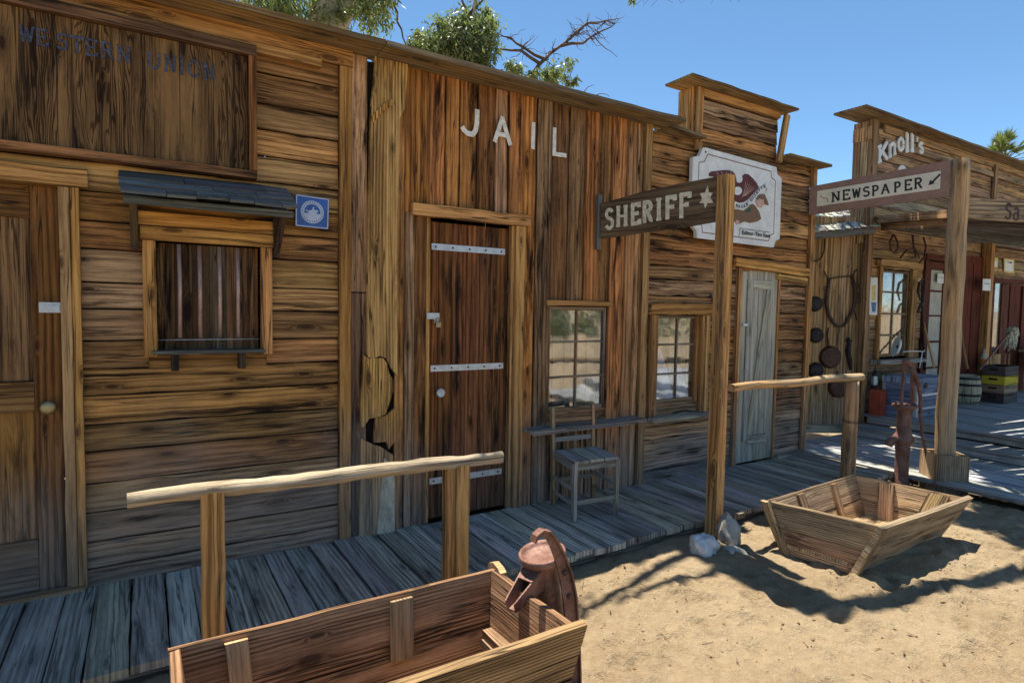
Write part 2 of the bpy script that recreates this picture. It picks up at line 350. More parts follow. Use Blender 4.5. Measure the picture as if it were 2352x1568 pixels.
    def lathe(s, prof, C=(0, 0, 0), axis=(0, 0, 1), n=24, seed=None):
        """prof: (radius, height) along axis from C"""
        C = V(C); ax = V(axis).normalized(); a = ax.orthogonal().normalized(); c2 = ax.cross(a); seed = R() if seed is None else seed
        b = len(s.v); h0 = 0
        for r, h in prof:
            for k in range(n):
                an = 2 * math.pi * k / n
                s.v.append(C + ax * h + (a * math.cos(an) + c2 * math.sin(an)) * max(r, 1e-4))
        for i in range(len(prof) - 1):
            for k in range(n):
                k2 = (k + 1) % n; A = b + i * n
                s.face((A + k, A + k2, A + n + k2, A + n + k), [(prof[i][1], k * .02), (prof[i][1], k * .02 + .02), (prof[i + 1][1], k * .02 + .02), (prof[i + 1][1], k * .02)], [(seed, .5)] * 4, True)
    def blob(s, C, rad, seed=0, nu=24, nv=14, amp=.25, fr=1.6, squash=None):
        C = V(C); b = len(s.v)
        for i in range(nv + 1):
            th = math.pi * i / nv
            for k in range(nu):
                ph = 2 * math.pi * k / nu
                d = V((math.sin(th) * math.cos(ph), math.sin(th) * math.sin(ph), math.cos(th)))
                q = d * fr + V((seed, seed * 2, seed * 3))
                r = 1 + amp * noise.noise(q) + amp * .5 * noise.noise(q * 2.3) + amp * .25 * noise.noise(q * 5)
                s.v.append(C + V((d.x * rad[0], d.y * rad[1], d.z * rad[2])) * r)
        for i in range(nv):
            for k in range(nu):
                k2 = (k + 1) % nu
                s.face((b + i * nu + k, b + (i + 1) * nu + k, b + (i + 1) * nu + k2, b + i * nu + k2), [(0, 0)] * 4, [(seed, .5)] * 4, True)
    def leaf(s, c, d, l, w, nrm):
        b = len(s.v); sd = R(); a = d.cross(nrm).normalized() * w
        s.v += [c, c + d * l * .5 + a, c + d * l, c + d * l * .5 - a]
        s.face((b, b + 1, b + 2, b + 3), [(0, 0)] * 4, [(sd, .5)] * 4)
    def build(s, name, mat, parent=None, label=None):
        me = bpy.data.meshes.new(name); me.from_pydata([tuple(p) for p in s.v], [], s.f)
        for nm, dat in (('UVMap', s.uv), ('PK', s.pk)):
            l = me.uv_layers.new(name=nm); l.data.foreach_set('uv', [c for p in dat for c in p])
        me.polygons.foreach_set('use_smooth', s.sm); me.update()
        me.materials.append(M[mat] if isinstance(mat, str) else mat)
        o = bpy.data.objects.new(name, me); COL.objects.link(o)
        if parent is not None:
            o.parent = parent
            o.matrix_parent_inverse = root_inv(parent)
        if label: o['label'] = label
        return o
def root_inv(p):
    m = Matrix.Identity(4); q = p
    while q is not None:
        m = Matrix.Translation(q.location) @ m if q.parent is None else m
        q = q.parent
    return m.inverted() if p.parent is None else Matrix.Identity(4)
def thing(name, label, cat, loc=(0, 0, 0), group=None):
    o = bpy.data.objects.new(name, None); COL.objects.link(o); o.location = loc; o.empty_display_size = .1
    o['label'] = label; o['category'] = cat
    if group: o['group'] = group
    return o
def tag(o, label, cat, group=None):
    o['label'] = label; o['category'] = cat
    if group: o['group'] = group
    return o

# siding with openings --------------------------------------------------------
def siding_h(mb, x0, x1, z0, z1, ops, y, ch, th=.022, jit=.003, yj=.005, gap=.009, breaks=()):
    z = z0
    while z < z1 - .02:
        h = min(ch * U(.86, 1.15), z1 - z)
        if z1 - z - h < .04: h = z1 - z
        segs = [(x0, x1)]
        for a, b, c, d in ops:
            if min(z + h, d) - max(z, c) > h * .4:
                ns = []
                for s0, s1 in segs:
                    if b <= s0 or a >= s1: ns.append((s0, s1)); continue
                    if a > s0: ns.append((s0, a))
                    if b < s1: ns.append((b, s1))
                segs = ns
        for s0, s1 in segs:
            cuts = [s0] + ([U(s0 + .3, s1 - .3)] if s1 - s0 > 1.6 and R() < .4 else []) + [s1]
            for a, b in zip(cuts, cuts[1:]):
                k = U(-yj, yj)
                tilt = U(.002, .010)
                mb.plank((a + .001, y + k, z + gap / 2), (b - a - .002, 0, 0), (0, tilt, h - gap), (0, th, 0), jit=jit, tj=.0015)
        z += h
def siding_v(mb, x0, x1, z0, z1, ops, y, w, th=.022, jit=.003, yj=.008, gap=.009):
    x = x0
    while x < x1 - .02:
        h = min(w * U(.75, 1.2), x1 - x)
        if x1 - x - h < .05: h = x1 - x
        segs = [(z0, z1)]
        for a, b, c, d in ops:
            if min(x + h, b) - max(x, a) > h * .35:
                ns = []
                for s0, s1 in segs:
                    if d <= s0 or c >= s1: ns.append((s0, s1)); continue
                    if c > s0: ns.append((s0, c))
                    if d < s1: ns.append((d, s1))
                segs = ns
        for s0, s1 in segs:
            k = U(-yj, yj)
            mb.plank((x + gap / 2, y + k, s0), (U(-.004, .004), 0, s1 - s0), (h - gap, U(-.006, .006), 0), (0, th, 0), jit=jit, tj=.002)
        x += h
def box_walls(x0, x1, y0, y1, z0, z1, skipfront=True):
    """plain board shell behind a front: side walls, back wall and flat roof"""
    mb = MB()
    n = max(2, int((y1 - y0) / .18))
    for i in range(n):
        a = y0 + (y1 - y0) * i / n; b = y0 + (y1 - y0) * (i + 1) / n - .004
        for xx in (x0, x1 - .02): mb.plank((xx, a, z0), (0, 0, z1 - z0), (0, b - a, 0), (.02, 0, 0), n=2)
    mb.plank((x0 + .021, y1, z0), (x1 - x0 - .042, 0, 0), (0, 0, z1 - z0 - .021), (0, .02, 0), n=2)
    return mb
def roofdeck(x0, x1, y0, y1, z):
    mb = MB(); n = 8
    for i in range(n):
        a = y0 + (y1 - y0) * i / n
        mb.plank((x0, a, z), (x1 - x0, 0, 0), (0, (y1 - y0) / n - .003, 0), (0, 0, .02), n=4)
    return mb

YW = 3.66   # the facade plane
DZ = .08    # boardwalk height
# ================================================================== TELEGRAPH OFFICE
t = thing('telegraph_office', 'leftmost brown horizontal-board building with barred shuttered window and panel door', 'building', (0, YW, 0))
mb = MB(); siding_h(mb, -1.6, 1.01, .03, 3.0, [(-.98, -.33, 0, 2.10), (.02, .60, 1.27, 1.86)], YW, .146, jit=.003)
mb.hb(.02, .60, 1.12, 1.275, YW + .012, .02)
mb.build('siding', 'siding', t)
mb = box_walls(-1.6, 1.09, YW + .035, 6.4, 0, 3.0); mb.build('shell', 'siding', t)
roofdeck(-1.6, 1.09, YW + .035, 6.42, 3.0).build('roof', 'cap', t)
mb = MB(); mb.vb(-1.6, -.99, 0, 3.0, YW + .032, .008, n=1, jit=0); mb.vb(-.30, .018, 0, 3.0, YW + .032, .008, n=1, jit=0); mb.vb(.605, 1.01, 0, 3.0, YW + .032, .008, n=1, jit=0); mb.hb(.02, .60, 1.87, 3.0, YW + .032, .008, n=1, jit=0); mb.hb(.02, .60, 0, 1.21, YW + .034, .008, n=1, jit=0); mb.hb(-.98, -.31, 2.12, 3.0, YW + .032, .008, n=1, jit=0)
mb.build('lining', 'dark', t)  # near-black sheet added behind the siding so no light shows through gaps
mb = MB()
mb.vb(1.012, 1.082, DZ, 2.955, YW - .028, .03, jit=.002)
mb.build('corner_trim', 'trim', t)
mb = MB(); mb.hb(-1.6, 1.09, 2.96, 3.055, YW - .024, .026, jit=.003); mb.hb(-1.6, .9, 2.915, 2.957, YW - .05, .05, jit=.004)
mb.build('frieze_board', 'trim', t)
mb = MB()
mb.plank((-1.6, 3.45, 3.058), (2.83, 0, 0), (0, .26, 0), (0, 0, .03), jit=.006, tj=.003)
mb.plank((-1.6, 3.50, 3.09), (2.80, 0, 0), (0, .24, 0), (0, 0, .012), jit=.008)
mb.build('roof_edge', 'cap', t)
# door
d = thing('x', 'x', 'x'); bpy.data.objects.remove(d)
mb = MB(); y = YW + .045
mb.vb(-.46, -.352, DZ, 2.085, y - .012, .03, seed=.31); mb.vb(-.98, -.88, DZ, 2.085, y - .012, .03)
for a, b in ((1.93, 2.085), (.99, 1.14), (DZ, .35)): mb.hb(-.878, -.462, a, b, y - .012, .03)
for a, b in ((1.142, 1.928), (.352, .988)):
    for i in range(3): mb.vb(-.878 + i * .139, -.878 + (i + 1) * .139, a, b, y + .004, .014, jit=.0005)
dr = mb.build('door', 'door_left', t)
mb = MB(); mb.lathe([(.008, 0), (.008, .02), (.03, .024), (.034, .04), (.026, .054), (.012, .056), (.0, .056)], (-.405, y - .012, 1.01), (0, -1, 0)); mb.build('handle', 'brass', dr)
mb = MB(); mb.hb(-.43, -.335, 1.475, 1.525, YW - .012, .006, n=1, jit=0); mb.hb(-.415, -.35, 1.49, 1.51, YW - .02, .006, n=1, jit=0); mb.build('hasp', 'steel', dr)
mb = MB()
mb.vb(-.345, -.30, DZ, 2.085, YW - .022, .03); mb.vb(-.297, -.262, DZ, 2.085, YW - .03, .03)
mb.hb(-1.05, -.225, 2.09, 2.175, YW - .034, .03); mb.vb(-1.03, -.985, DZ, 2.085, YW - .022, .03)
mb.hb(-1.0, -.27, .06, .10, YW - .05, .05)
mb.build('door_frame', 'trim', t)
# barred window
w = MB()
w.vb(-.002, .058, 1.25, 1.852, YW - .032, .034); w.vb(.567, .627, 1.25, 1.852, YW - .032, .034)
w.hb(-.01, .635, 1.855, 1.925, YW - .036, .034); w.hb(-.02, .645, 1.93, 2.0, YW - .03, .03)
wf = w.build('window', 'trim', t)
w = MB(); x = .062
for i in range(6):
    w.vb(x, x + .082, 1.22, 1.85, YW + .045, .02, jit=.001); x += .0835
w.build('shutter', 'shutter', wf)
for i, xx in enumerate((.165, .262, .36, .452)):
    w = MB(); w.tube([(xx, YW + .012, 1.845), (xx + .002, YW + .012, 1.6), (xx, YW + .012, 1.345)], .0105, 8); w.build('bar', 'pipe', wf)
w = MB(); w.tube([(.062, YW + .005, 1.335), (.564, YW + .005, 1.335)], .0025, 6); w.build('wire', 'steel', wf)
w = MB(); w.plank((.035, YW - .075, 1.262), (.545, 0, 0), (0, .12, 0), (0, 0, .018), jit=.003); w.build('sill', 'shingle', wf)
for xx in (.12, .445):
    w = MB(); w.plank((xx, YW - .07, 1.175), (0, 0, .085), (.035, 0, 0), (0, .07, 0), n=2); w.build('sill_bracket', 'bracket', wf)
# awning over it
w = MB()
for r in range(3):
    x = -.10 + U(0, .02); yy0 = YW - .02 - r * .085; zz0 = 2.175 - r * .038
    while x < .69:
        ww = U(.10, .2) if r == 2 else U(.2, .42); ww = min(ww, .715 - x)
        if ww < .03: break
        dz = U(-.004, .004)
        w.plank((x, yy0 - .115, zz0 - .055 + dz + .006 * (2 - r)), (ww - .004, 0, U(-.004, .004)), (0, .13, .055), (0, 0, .014), n=3, jit=.004); x += ww
aw = w.build('awning', 'shingle', t)
w = MB(); w.plank((-.075, YW - .27, 2.0), (.77, 0, 0), (0, .018, 0), (0, 0, .035)); w.plank((-.075, YW - .25, 2.005), (.77, 0, 0), (0, .22, .075), (0, 0, .012), n=4)
w.build('awning_board', 'shingle', aw)
for xx in (-.055, .63):
    w = MB(); w.beam((xx + .02, YW - .22, 2.02), (xx + .02, YW - .025, 1.83), .035, .03, side=(1, 0, 0)); w.beam((xx + .02, YW - .028, 1.80), (xx + .02, YW - .028, 2.05), .034, .028, side=(1, 0, 0)); w.build('awning_bracket', 'bracket', aw)

# ---- stroke lettering
def arc(cx, cy, rx, ry, a0, a1, n=10):
    return [(cx + rx * math.cos(math.radians(a0 + (a1 - a0) * i / n)), cy + ry * math.sin(math.radians(a0 + (a1 - a0) * i / n))) for i in range(n + 1)]
SRF = lambda x, y, w=.17: [(x - w, y), (x + w, y)]
GL = {
 'S': [arc(.5, .74, .34, .21, 20, 270, 12)[:] + arc(.5, .29, .36, .24, 90, -160, 12)[1:]],
 'H': [[(.18, 0), (.18, 1)], [(.82, 0), (.82, 1)], [(.18, .5), (.82, .5)], SRF(.18, .03), SRF(.18, .97), SRF(.82, .03), SRF(.82, .97)],
 'E': [[(.2, 0), (.2, 1)], [(.06, .96), (.88, .96), (.88, .8)], [(.2, .52), (.66, .52)], [(.66, .42), (.66, .62)], [(.06, .04), (.92, .04), (.92, .22)]],
 'R': [[(.2, 0), (.2, 1)], [(.06, .96)] + arc(.5, .74, .32, .22, 90, -90, 8) + [(.2, .52)], [(.5, .52), (.84, .03)], SRF(.2, .03), SRF(.88, .03, .12)],
 'P': [[(.24, 0), (.24, 1)], [(.08, .96)] + arc(.52, .72, .34, .24, 90, -90, 8) + [(.24, .48)], SRF(.24, .03)],
 'I': [[(.5, 0), (.5, 1)], SRF(.5, .03, .38), SRF(.5, .97, .38)],
 'F': [[(.25, 0), (.25, 1)], [(.1, .96), (.9, .96), (.9, .78)], [(.25, .52), (.68, .52)], [(.68, .42), (.68, .62)], SRF(.25, .03)],
 'N': [[(.18, 0), (.18, .97)], [(.18, .97), (.8, .03)], [(.82, .03), (.82, 1)], SRF(.18, .03), SRF(.82, .97), SRF(.12, .97, .1)],
 'W': [[(.1, .97), (.3, .03)], [(.3, .03), (.5, .9)], [(.5, .9), (.7, .03)], [(.7, .03), (.9, .97)], SRF(.1, .97, .1), SRF(.9, .97, .1)],
 'A': [[(.12, .03), (.5, .98)], [(.5, .98), (.88, .03)], [(.27, .36), (.73, .36)], SRF(.12, .03, .12), SRF(.88, .03, .12)],
 'K': [[(.2, 0), (.2, 1)], [(.2, .42), (.85, .98)], [(.42, .6), (.88, .02)], SRF(.2, .03), SRF(.2, .97), SRF(.86, .03, .12), SRF(.82, .97, .12)],
 'n': [[(.2, 0), (.2, .98)], [(.2, .78)] + arc(.5, .68, .3, .28, 140, 0, 8) + [(.8, 0)], SRF(.2, .03), SRF(.8, .03)],
 'o': [arc(.5, .5, .34, .44, 0, 350, 18)],
 'l': [[(.5, 0), (.5, 1)], SRF(.5, .02, .35), [(.2, .97), (.5, .97)]],
 "'": [[(.5, 1), (.4, 0)]],
 's': [arc(.5, .74, .32, .2, 20, 270, 10) + arc(.5, .28, .34, .22, 90, -160, 10)[1:]],
 'a': [arc(.45, .3, .32, .28, 0, 350, 14), [(.8, 0), (.8, .6)] + arc(.5, .68, .3, .26, 0, 150, 8)],
 'T': [[(.5, 0), (.5, .97)], [(.06, .8), (.06, .96), (.94, .96), (.94, .8)], SRF(.5, .03)],
 'U': [[(.15, 1), (.15, .35)] + arc(.5, .35, .35, .32, 180, 360, 8) + [(.85, 1)]],
 'O': [arc(.5, .5, .38, .46, 0, 350, 18)],
 'G': [arc(.5, .5, .38, .46, 40, 320, 16) + [(.82, .45), (.5, .45)]],
}
def strip(mb, pts, th, N, k=0, taper=1):
    """one painted stroke: a mitred ribbon given thickness along N"""
    pts = [V(p) for p in pts]; N = V(N); Nn = N.normalized(); L = []; Rr = []
    pts = [p + Nn * .0004 * k for p in pts]
    for i, p in enumerate(pts):
        d1 = (pts[i] - pts[i - 1]).normalized() if i else None
        d2 = (pts[i + 1] - pts[i]).normalized() if i < len(pts) - 1 else None
        d = ((d1 or d2) + (d2 or d1)).normalized()
        a = d.cross(Nn).normalized(); m = 1 / max(.45, a.dot((d1 or d2).cross(Nn).normalized()))
        L.append(p + a * th / 2 * m); Rr.append(p - a * th / 2 * m)
    b = len(mb.v); n = len(pts); sd = R()
    for i in range(n): mb.v += [L[i], Rr[i], Rr[i] - N, L[i] - N]
    for i in range(n - 1):
        A = b + 4 * i
        for k1 in range(4):
            k2 = (k1 + 1) % 4
            mb.face((A + k1, A + k2, A + 4 + k2, A + 4 + k1), [(0, 0)] * 4, [(sd, .5)] * 4)
    mb.face((b, b + 3, b + 2, b + 1), [(0, 0)] * 4, [(sd, .5)] * 4); e = b + 4 * (n - 1)
    mb.face((e, e + 1, e + 2, e + 3), [(0, 0)] * 4, [(sd, .5)] * 4)
def glyph(ch, TL, TR, BL, BR, th, N, sth=None):
    """letter ch filling the quad; th stroke width (m); N outward normal * thickness"""
    mb = MB()
    for k, st in enumerate(GL[ch]):
        P = []
        for x, y in st:
            P.append(V(BL) * (1 - x) * (1 - y) + V(BR) * x * (1 - y) + V(TL) * (1 - x) * y + V(TR) * x * y)
        serif = len(st) == 2 and abs(st[0][1] - st[1][1]) < .01 and abs(st[0][0] - st[1][0]) < .8
        strip(mb, P, (sth or th * .6) if serif else th, N, k)
    return mb
# ---- western union board
YS = YW - .055
t = thing('sign_board', 'large dark plywood board with faded blue letters above the barred window', 'sign', (0, YS, 2.5))
mb = MB(); mb.vb(-1.3, .50, 2.27, 2.88, YS + .01, .02, n=2, jit=0); bd = mb.build('panel', 'ply', t)
mb = MB(); mb.hb(-1.36, .545, 2.885, 2.94, YS - .02, .06, jit=.002); mb.hb(-1.36, .545, 2.225, 2.265, YS - .02, .06, jit=.002); mb.vb(.505, .545, 2.268, 2.882, YS - .021, .055); mb.vb(-1.36, -1.305, 2.268, 2.882, YS - .021, .055)
mb.build('frame', 'door_dark', t)
txt = 'WESTERN UNION'; px = 42
bx = [(42, 80), (82, 112), (128, 158), (160, 192), (196, 224), (230, 262), (268, 300), None, (338, 370), (376, 406), (410, 424), (430, 462), (466, 494)]
for ch, b in zip(txt, bx):
    if not b: continue
    ytop = lambda x: 56 + (x - 42) * .205
    q = [at(b[0], ytop(b[0]), YS + .006), at(b[1], ytop(b[1]), YS + .006), at(b[0], ytop(b[0]) + 40, YS + .006), at(b[1], ytop(b[1]) + 37, YS + .006)]
    glyph(ch, *q, .010, (0, -.002, 0)).build('letter', 'bluel', bd)
# ---- blue plaque
t = thing('plaque', 'square blue enamel plaque with a pale round seal of a galloping rider', 'plaque', (.865, YW - .03, 2.08))
A, B, C_, D_ = [at(x, y, YW - .03) for x, y in ((679, 446), (756, 457), (754, 527), (678, 519))]
mb = MB(); mb.prism([A, B, C_, D_], (0, .006, 0)); pan = mb.build('panel', 'bluesign', t)
cen = (A + B + C_ + D_) / 4; yy = YW - .0325
mb = MB()
for k, (p, q) in enumerate(((A, B), (B, C_), (C_, D_), (D_, A))):
    p2 = cen + (p - cen) * .95; q2 = cen + (q - cen) * .95; strip(mb, [(p2.x, yy, p2.z), (q2.x, yy, q2.z)], .006, (0, -.0015, 0), k)
mb.build('border', 'plight', pan)
mb = MB(); rr = .066
for i in range(32):
    a, b = 2 * math.pi * i / 32, 2 * math.pi * (i + 1) / 32
    P = [(cen.x + r * math.cos(x), yy, cen.z + r * math.sin(x)) for r, x in ((rr, a), (rr, b), (rr * .7, b), (rr * .7, a))]
    mb.prism(P, (0, .002, 0))
mb.prism([(cen.x + rr * .7 * math.cos(math.radians(x)), yy + .0002, cen.z + rr * .7 * math.sin(math.radians(x))) for x in range(190, 351, 10)], (0, .002, 0))
hs = [(-.62, .2), (-.35, .12), (-.1, .18), (0, .28), (.06, .5), (.16, .52), (.14, .3), (.22, .22), (.42, .24), (.56, .12), (.48, .06), (.34, .02), (.42, -.1), (.55, -.16), (.5, -.22), (.3, -.14), (.1, -.12), (-.12, -.1), (-.3, -.18), (-.5, -.3), (-.55, -.24), (-.36, -.08), (-.38, .02), (-.62, .1)]
mb.prism([(cen.x + x * rr * .95, yy - .0006, cen.z + (y - .02) * rr * .95) for x, y in hs], (0, .002, 0))
mb.build('seal', 'plight', pan)
mb = MB()
for i in range(26):
    a = 2 * math.pi * i / 26 + .1; c = V((cen.x + rr * .85 * math.cos(a), yy - .0012, cen.z + rr * .85 * math.sin(a)))
    tt = V((math.sin(a), 0, -math.cos(a))) * .0022; rd = V((math.cos(a), 0, math.sin(a))) * .0045
    mb.prism([c - tt - rd, c + tt - rd, c + tt + rd, c - tt + rd], (0, .0009, 0))
mb.build('lettering', 'bluesign', pan)

# ================================================================== JAIL
t = thing('jail', 'tall building of reddish vertical boards with white JAIL letters and a dark strapped door', 'building', (2.3, YW, 0))
jail = t
mb = MB()
ops = [(1.585, 2.25, 0, 2.12), (2.565, 3.15, .735, 1.60)]
mb.vb(1.086, 1.185, 1.62, 3.05, YW - .004, .02); mb.vb(1.088, 1.183, DZ - .03, 1.612, YW - .006, .02)
mb.vb(1.372, 1.432, DZ - .03, 3.05, YW - .002, .02)
mb.vb(1.435, 1.50, DZ - .03, 2.14, YW - .012, .022); mb.vb(1.503, 1.583, DZ - .03, 2.14, YW - .004, .022)
mb.vb(1.43, 1.60, 2.14, 3.05, YW - .006, .022)
siding_v(mb, 1.60, 2.58, DZ - .03, 3.05, [(1.58, 2.34, 0, 2.13)], YW, .135)
siding_v(mb, 2.58, 3.15, 1.60, 3.05, [], YW, .15); siding_v(mb, 2.58, 3.15, DZ - .03, .62, [], YW, .13)
mb.hb(2.565, 3.15, .655, .748, YW + .004, .02)
siding_v(mb, 3.15, 3.49, DZ - .03, 3.05, [], YW, .15)
mb.build('siding', 'jail', t)
mb = MB(); mb.vb(3.492, 3.565, DZ - .02, 3.05, YW - .03, .032); mb.build('corner_trim', 'trim', t)
box_walls(1.092, 3.565, YW + .05, 6.4, 0, 3.0).build('shell', 'jail', t)
roofdeck(1.092, 3.565, YW + .05, 6.42, 3.0).build('roof', 'cap', t)
mb = MB(); mb.plank((1.093, YW + .028, 0), (2.39, 0, 0), (0, 0, 3.05), (0, .012, 0), n=1, jit=0)
# leave holes for the window and door by building the lining from strips
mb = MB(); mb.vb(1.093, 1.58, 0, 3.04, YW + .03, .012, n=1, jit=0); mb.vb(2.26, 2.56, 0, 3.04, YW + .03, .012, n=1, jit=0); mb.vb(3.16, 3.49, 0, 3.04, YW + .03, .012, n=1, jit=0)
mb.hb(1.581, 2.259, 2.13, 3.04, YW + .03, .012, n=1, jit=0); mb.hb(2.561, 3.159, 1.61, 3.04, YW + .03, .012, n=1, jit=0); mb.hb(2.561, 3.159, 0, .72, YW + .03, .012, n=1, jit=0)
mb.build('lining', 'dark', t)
mb = MB()
mb.plank((1.232, 3.44, 3.05), (2.50, 0, .0), (0, .27, 0), (0, 0, .032), jit=.007, tj=.004)
mb.plank((1.25, 3.47, 3.084), (2.45, 0, 0), (0, .25, 0), (0, 0, .012), jit=.01)
mb.build('roof_edge', 'cap', t)
# split slab log left of the door: broken pieces
def zz(pts, Y): return [at(808.5 + .297 * x, 784 + .297 * y, Y) for x, y in pts]
yl = YW - .035
mb = MB()
top = [(866, 120), (936, 140), (930, 300)]
up = [at(865, 122, yl), at(938, 141, yl), at(930, 250, yl), at(918, 272, yl), at(913, 560, yl), at(912, 700, yl)] + zz([(350, 120), (352, 268), (300, 200), (262, 128), (215, 112), (170, 132), (128, 122), (118, 100)], yl) + [at(846, 500, yl), at(852, 260, yl)]
mb.prism(up, (0, .03, 0), seed=.2)
mb.prism([at(853, 268, yl - .012), at(880, 240, yl - .012), at(900, 228, yl - .012), at(905, 240, yl - .012), at(882, 254, yl - .012), at(858, 281, yl - .012)], (0, .016, 0), seed=.6)
for pts, sd in (([(90, 105), (128, 130), (200, 130), (240, 128), (275, 175), (285, 240), (330, 315), (322, 380), (290, 470), (262, 560), (215, 580), (132, 598), (90, 665), (74, 660), (78, 400)], .34),
                ([(185, 590), (260, 575), (330, 520), (342, 560), (342, 760), (285, 832), (270, 775), (168, 782)], .52),
                ([(72, 750), (160, 795), (225, 815), (322, 880), (318, 960), (300, 1490), (60, 1520), (70, 900)], .77)):
    mb.prism(zz(pts, yl + (.004 if sd > .5 else 0)), (0, .03, 0), seed=sd)
mb.build('split_log', 'split', t)
mb = MB(); mb.prism(zz([(236, 1050), (250, 900), (318, 965), (332, 1100), (330, 1478), (195, 1488), (215, 1250)], yl - .008), (0, .01, 0)); mb.build('bark_patch', 'bluegrey_post', t)
# door
mb = MB(); y = YW + .03
mb.vb(2.262, 2.345, DZ, 2.12, YW - .03, .03, jit=.003); mb.vb(2.235, 2.26, DZ, 2.12, YW - .012, .04)
mb.vb(1.586, 1.612, DZ, 2.12, YW - .006, .03)
mb.build('door_frame', 'trim', t)
mb = MB(); mb.hb(1.475, 2.375, 2.122, 2.20, YW - .045, .045, jit=.004); mb.build('door_lintel', 'trim', t)
mb = MB(); x = 1.615
for wd in (.075, .10, .11, .105, .115, .112):
    mb.vb(x, x + wd - .003, DZ + .015, 2.10, y, .022, jit=.0012); x += wd
dr = mb.build('door', 'door_dark', t)
for z in (1.915, 1.10, .33):
    mb = MB(); mb.hb(1.635, 2.205, z, z + .042, y - .006, .006, n=1, jit=0); sp = mb.build('hinge_strap', 'steel', dr)
    mb = MB()
    for k in range(5): mb.lathe([(.007, 0), (.006, .004), (0, .005)], (1.665 + k * .127, y - .006, z + .021), (0, -1, 0), 8)
    mb.build('bolt', 'iron', sp)
mb = MB(); mb.lathe([(.01, 0), (.01, .03), (.024, .034), (.03, .045), (.03, .06), (.024, .066), (.018, .062), (0, .06)], (1.69, y, .96), (0, -1, 0)); mb.build('handle', 'steel', dr)
mb = MB(); mb.hb(1.585, 1.675, 1.455, 1.495, YW - .022, .006, n=1, jit=0); mb.hb(1.64, 1.672, 1.43, 1.455, YW - .02, .005, n=1, jit=0); mb.build('hasp', 'steel', dr)
mb = MB(); mb.prism([(1.645, YW - .04, 1.40), (1.68, YW - .04, 1.40), (1.68, YW - .04, 1.436), (1.645, YW - .04, 1.436)], (0, .016, 0)); mb.tube([(1.651, YW - .03, 1.436), (1.651, YW - .03, 1.455), (1.6625, YW - .03, 1.464), (1.674, YW - .03, 1.455), (1.674, YW - .03, 1.436)], .003, 6); mb.build('padlock', 'brass', dr)
mb = MB(); mb.tube([(2.225, YW + .01, 1.64), (2.225, YW + .01, 1.73)], .008, 8); mb.build('hinge', 'rustiron', dr)
# JAIL letters
def zj(pts): return [at(735 + .5078 * x, .5078 * y, YW - .014) for x, y in pts]
for name, sts, th in (('J', [[(712, 495), (710, 560), (704, 592), (690, 608), (668, 604), (652, 588), (643, 572)]], .034), ('A', [[(790, 642), (827, 528)], [(823, 528), (862, 657)], [(806, 606), (850, 614)]], .031), ('I', [[(966, 553), (963, 675)]], .031), ('L', [[(1062, 577), (1060, 696), (1115, 704)]], .031)):
    mb = MB()
    for k, st in enumerate(sts): strip(mb, zj(st), th, (0, -.004, 0), k)
    mb.build('letter', 'whitel', t)
# window
def window(par, x0, x1, z0, z1, y, cols, rows, frame='sash', mb_w=.016, inner=None):
    w = MB(); e = .028
    w.vb(x0, x0 + e, z0, z1, y, .03, jit=.001); w.vb(x1 - e, x1, z0, z1, y, .03, jit=.001)
    w.hb(x0 + e, x1 - e, z1 - e, z1, y + .001, .028, jit=.001); w.hb(x0 + e, x1 - e, z0, z0 + e * 1.3, y + .001, .028, jit=.001)
    for i in range(1, cols): xx = x0 + (x1 - x0) * i / cols; w.vb(xx - mb_w / 2, xx + mb_w / 2, z0 + e, z1 - e, y + .004, .02, jit=.0008)
    for j in range(1, rows):
        zc = z0 + (z1 - z0) * j / rows
        for i in range(cols):
            a = x0 + (x1 - x0) * i / cols + mb_w / 2; b = x0 + (x1 - x0) * (i + 1) / cols - mb_w / 2
            w.hb(a, b, zc - mb_w / 2, zc + mb_w / 2, y + .003, .02, jit=.0008)
    f = w.build('window', frame, par)
    g = MB(); g.prism([(x0 + .01, y + .014, z0 + .01), (x1 - .01, y + .014, z0 + .01), (x1 - .01, y + .014, z1 - .01), (x0 + .01, y + .014, z1 - .01)], (0, .003, 0)); g.build('pane', 'glass', f)
    return f
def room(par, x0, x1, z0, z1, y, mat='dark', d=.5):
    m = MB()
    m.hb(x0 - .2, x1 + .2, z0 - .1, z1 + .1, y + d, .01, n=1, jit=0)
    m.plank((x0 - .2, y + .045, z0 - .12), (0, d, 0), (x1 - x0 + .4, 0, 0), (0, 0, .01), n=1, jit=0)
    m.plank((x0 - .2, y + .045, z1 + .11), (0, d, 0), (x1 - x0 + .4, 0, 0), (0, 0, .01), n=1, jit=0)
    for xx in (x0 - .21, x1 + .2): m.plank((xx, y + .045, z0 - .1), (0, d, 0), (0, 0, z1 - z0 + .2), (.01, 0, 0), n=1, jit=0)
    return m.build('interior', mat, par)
wf = window(t, 2.572, 3.145, .745, 1.555, YW + .01, 2, 3)
room(t, 2.572, 3.145, .745, 1.555, YW)
mb = MB()
for i in range(10):
    x0 = 2.58 + i * .056; mb.plank((x0, YW + .09 + .012 * (i % 2), .80), (0, 0, .53), (.057, .012 * (1 if i % 2 else -1), 0), (0, .003, 0), n=3, jit=.001)
mb.build('curtain', 'curtain', wf)
mb = MB(); mb.hb(2.545, 3.175, 1.562, 1.602, YW - .03, .05, jit=.003); mb.build('window_head', 'trim', wf)
mb = MB(); mb.plank((2.36, YW - .16, .628), (1.10, 0, 0), (0, .18, 0), (0, 0, .03), jit=.006, tj=.003); mb.build('sill', 'deck', wf)

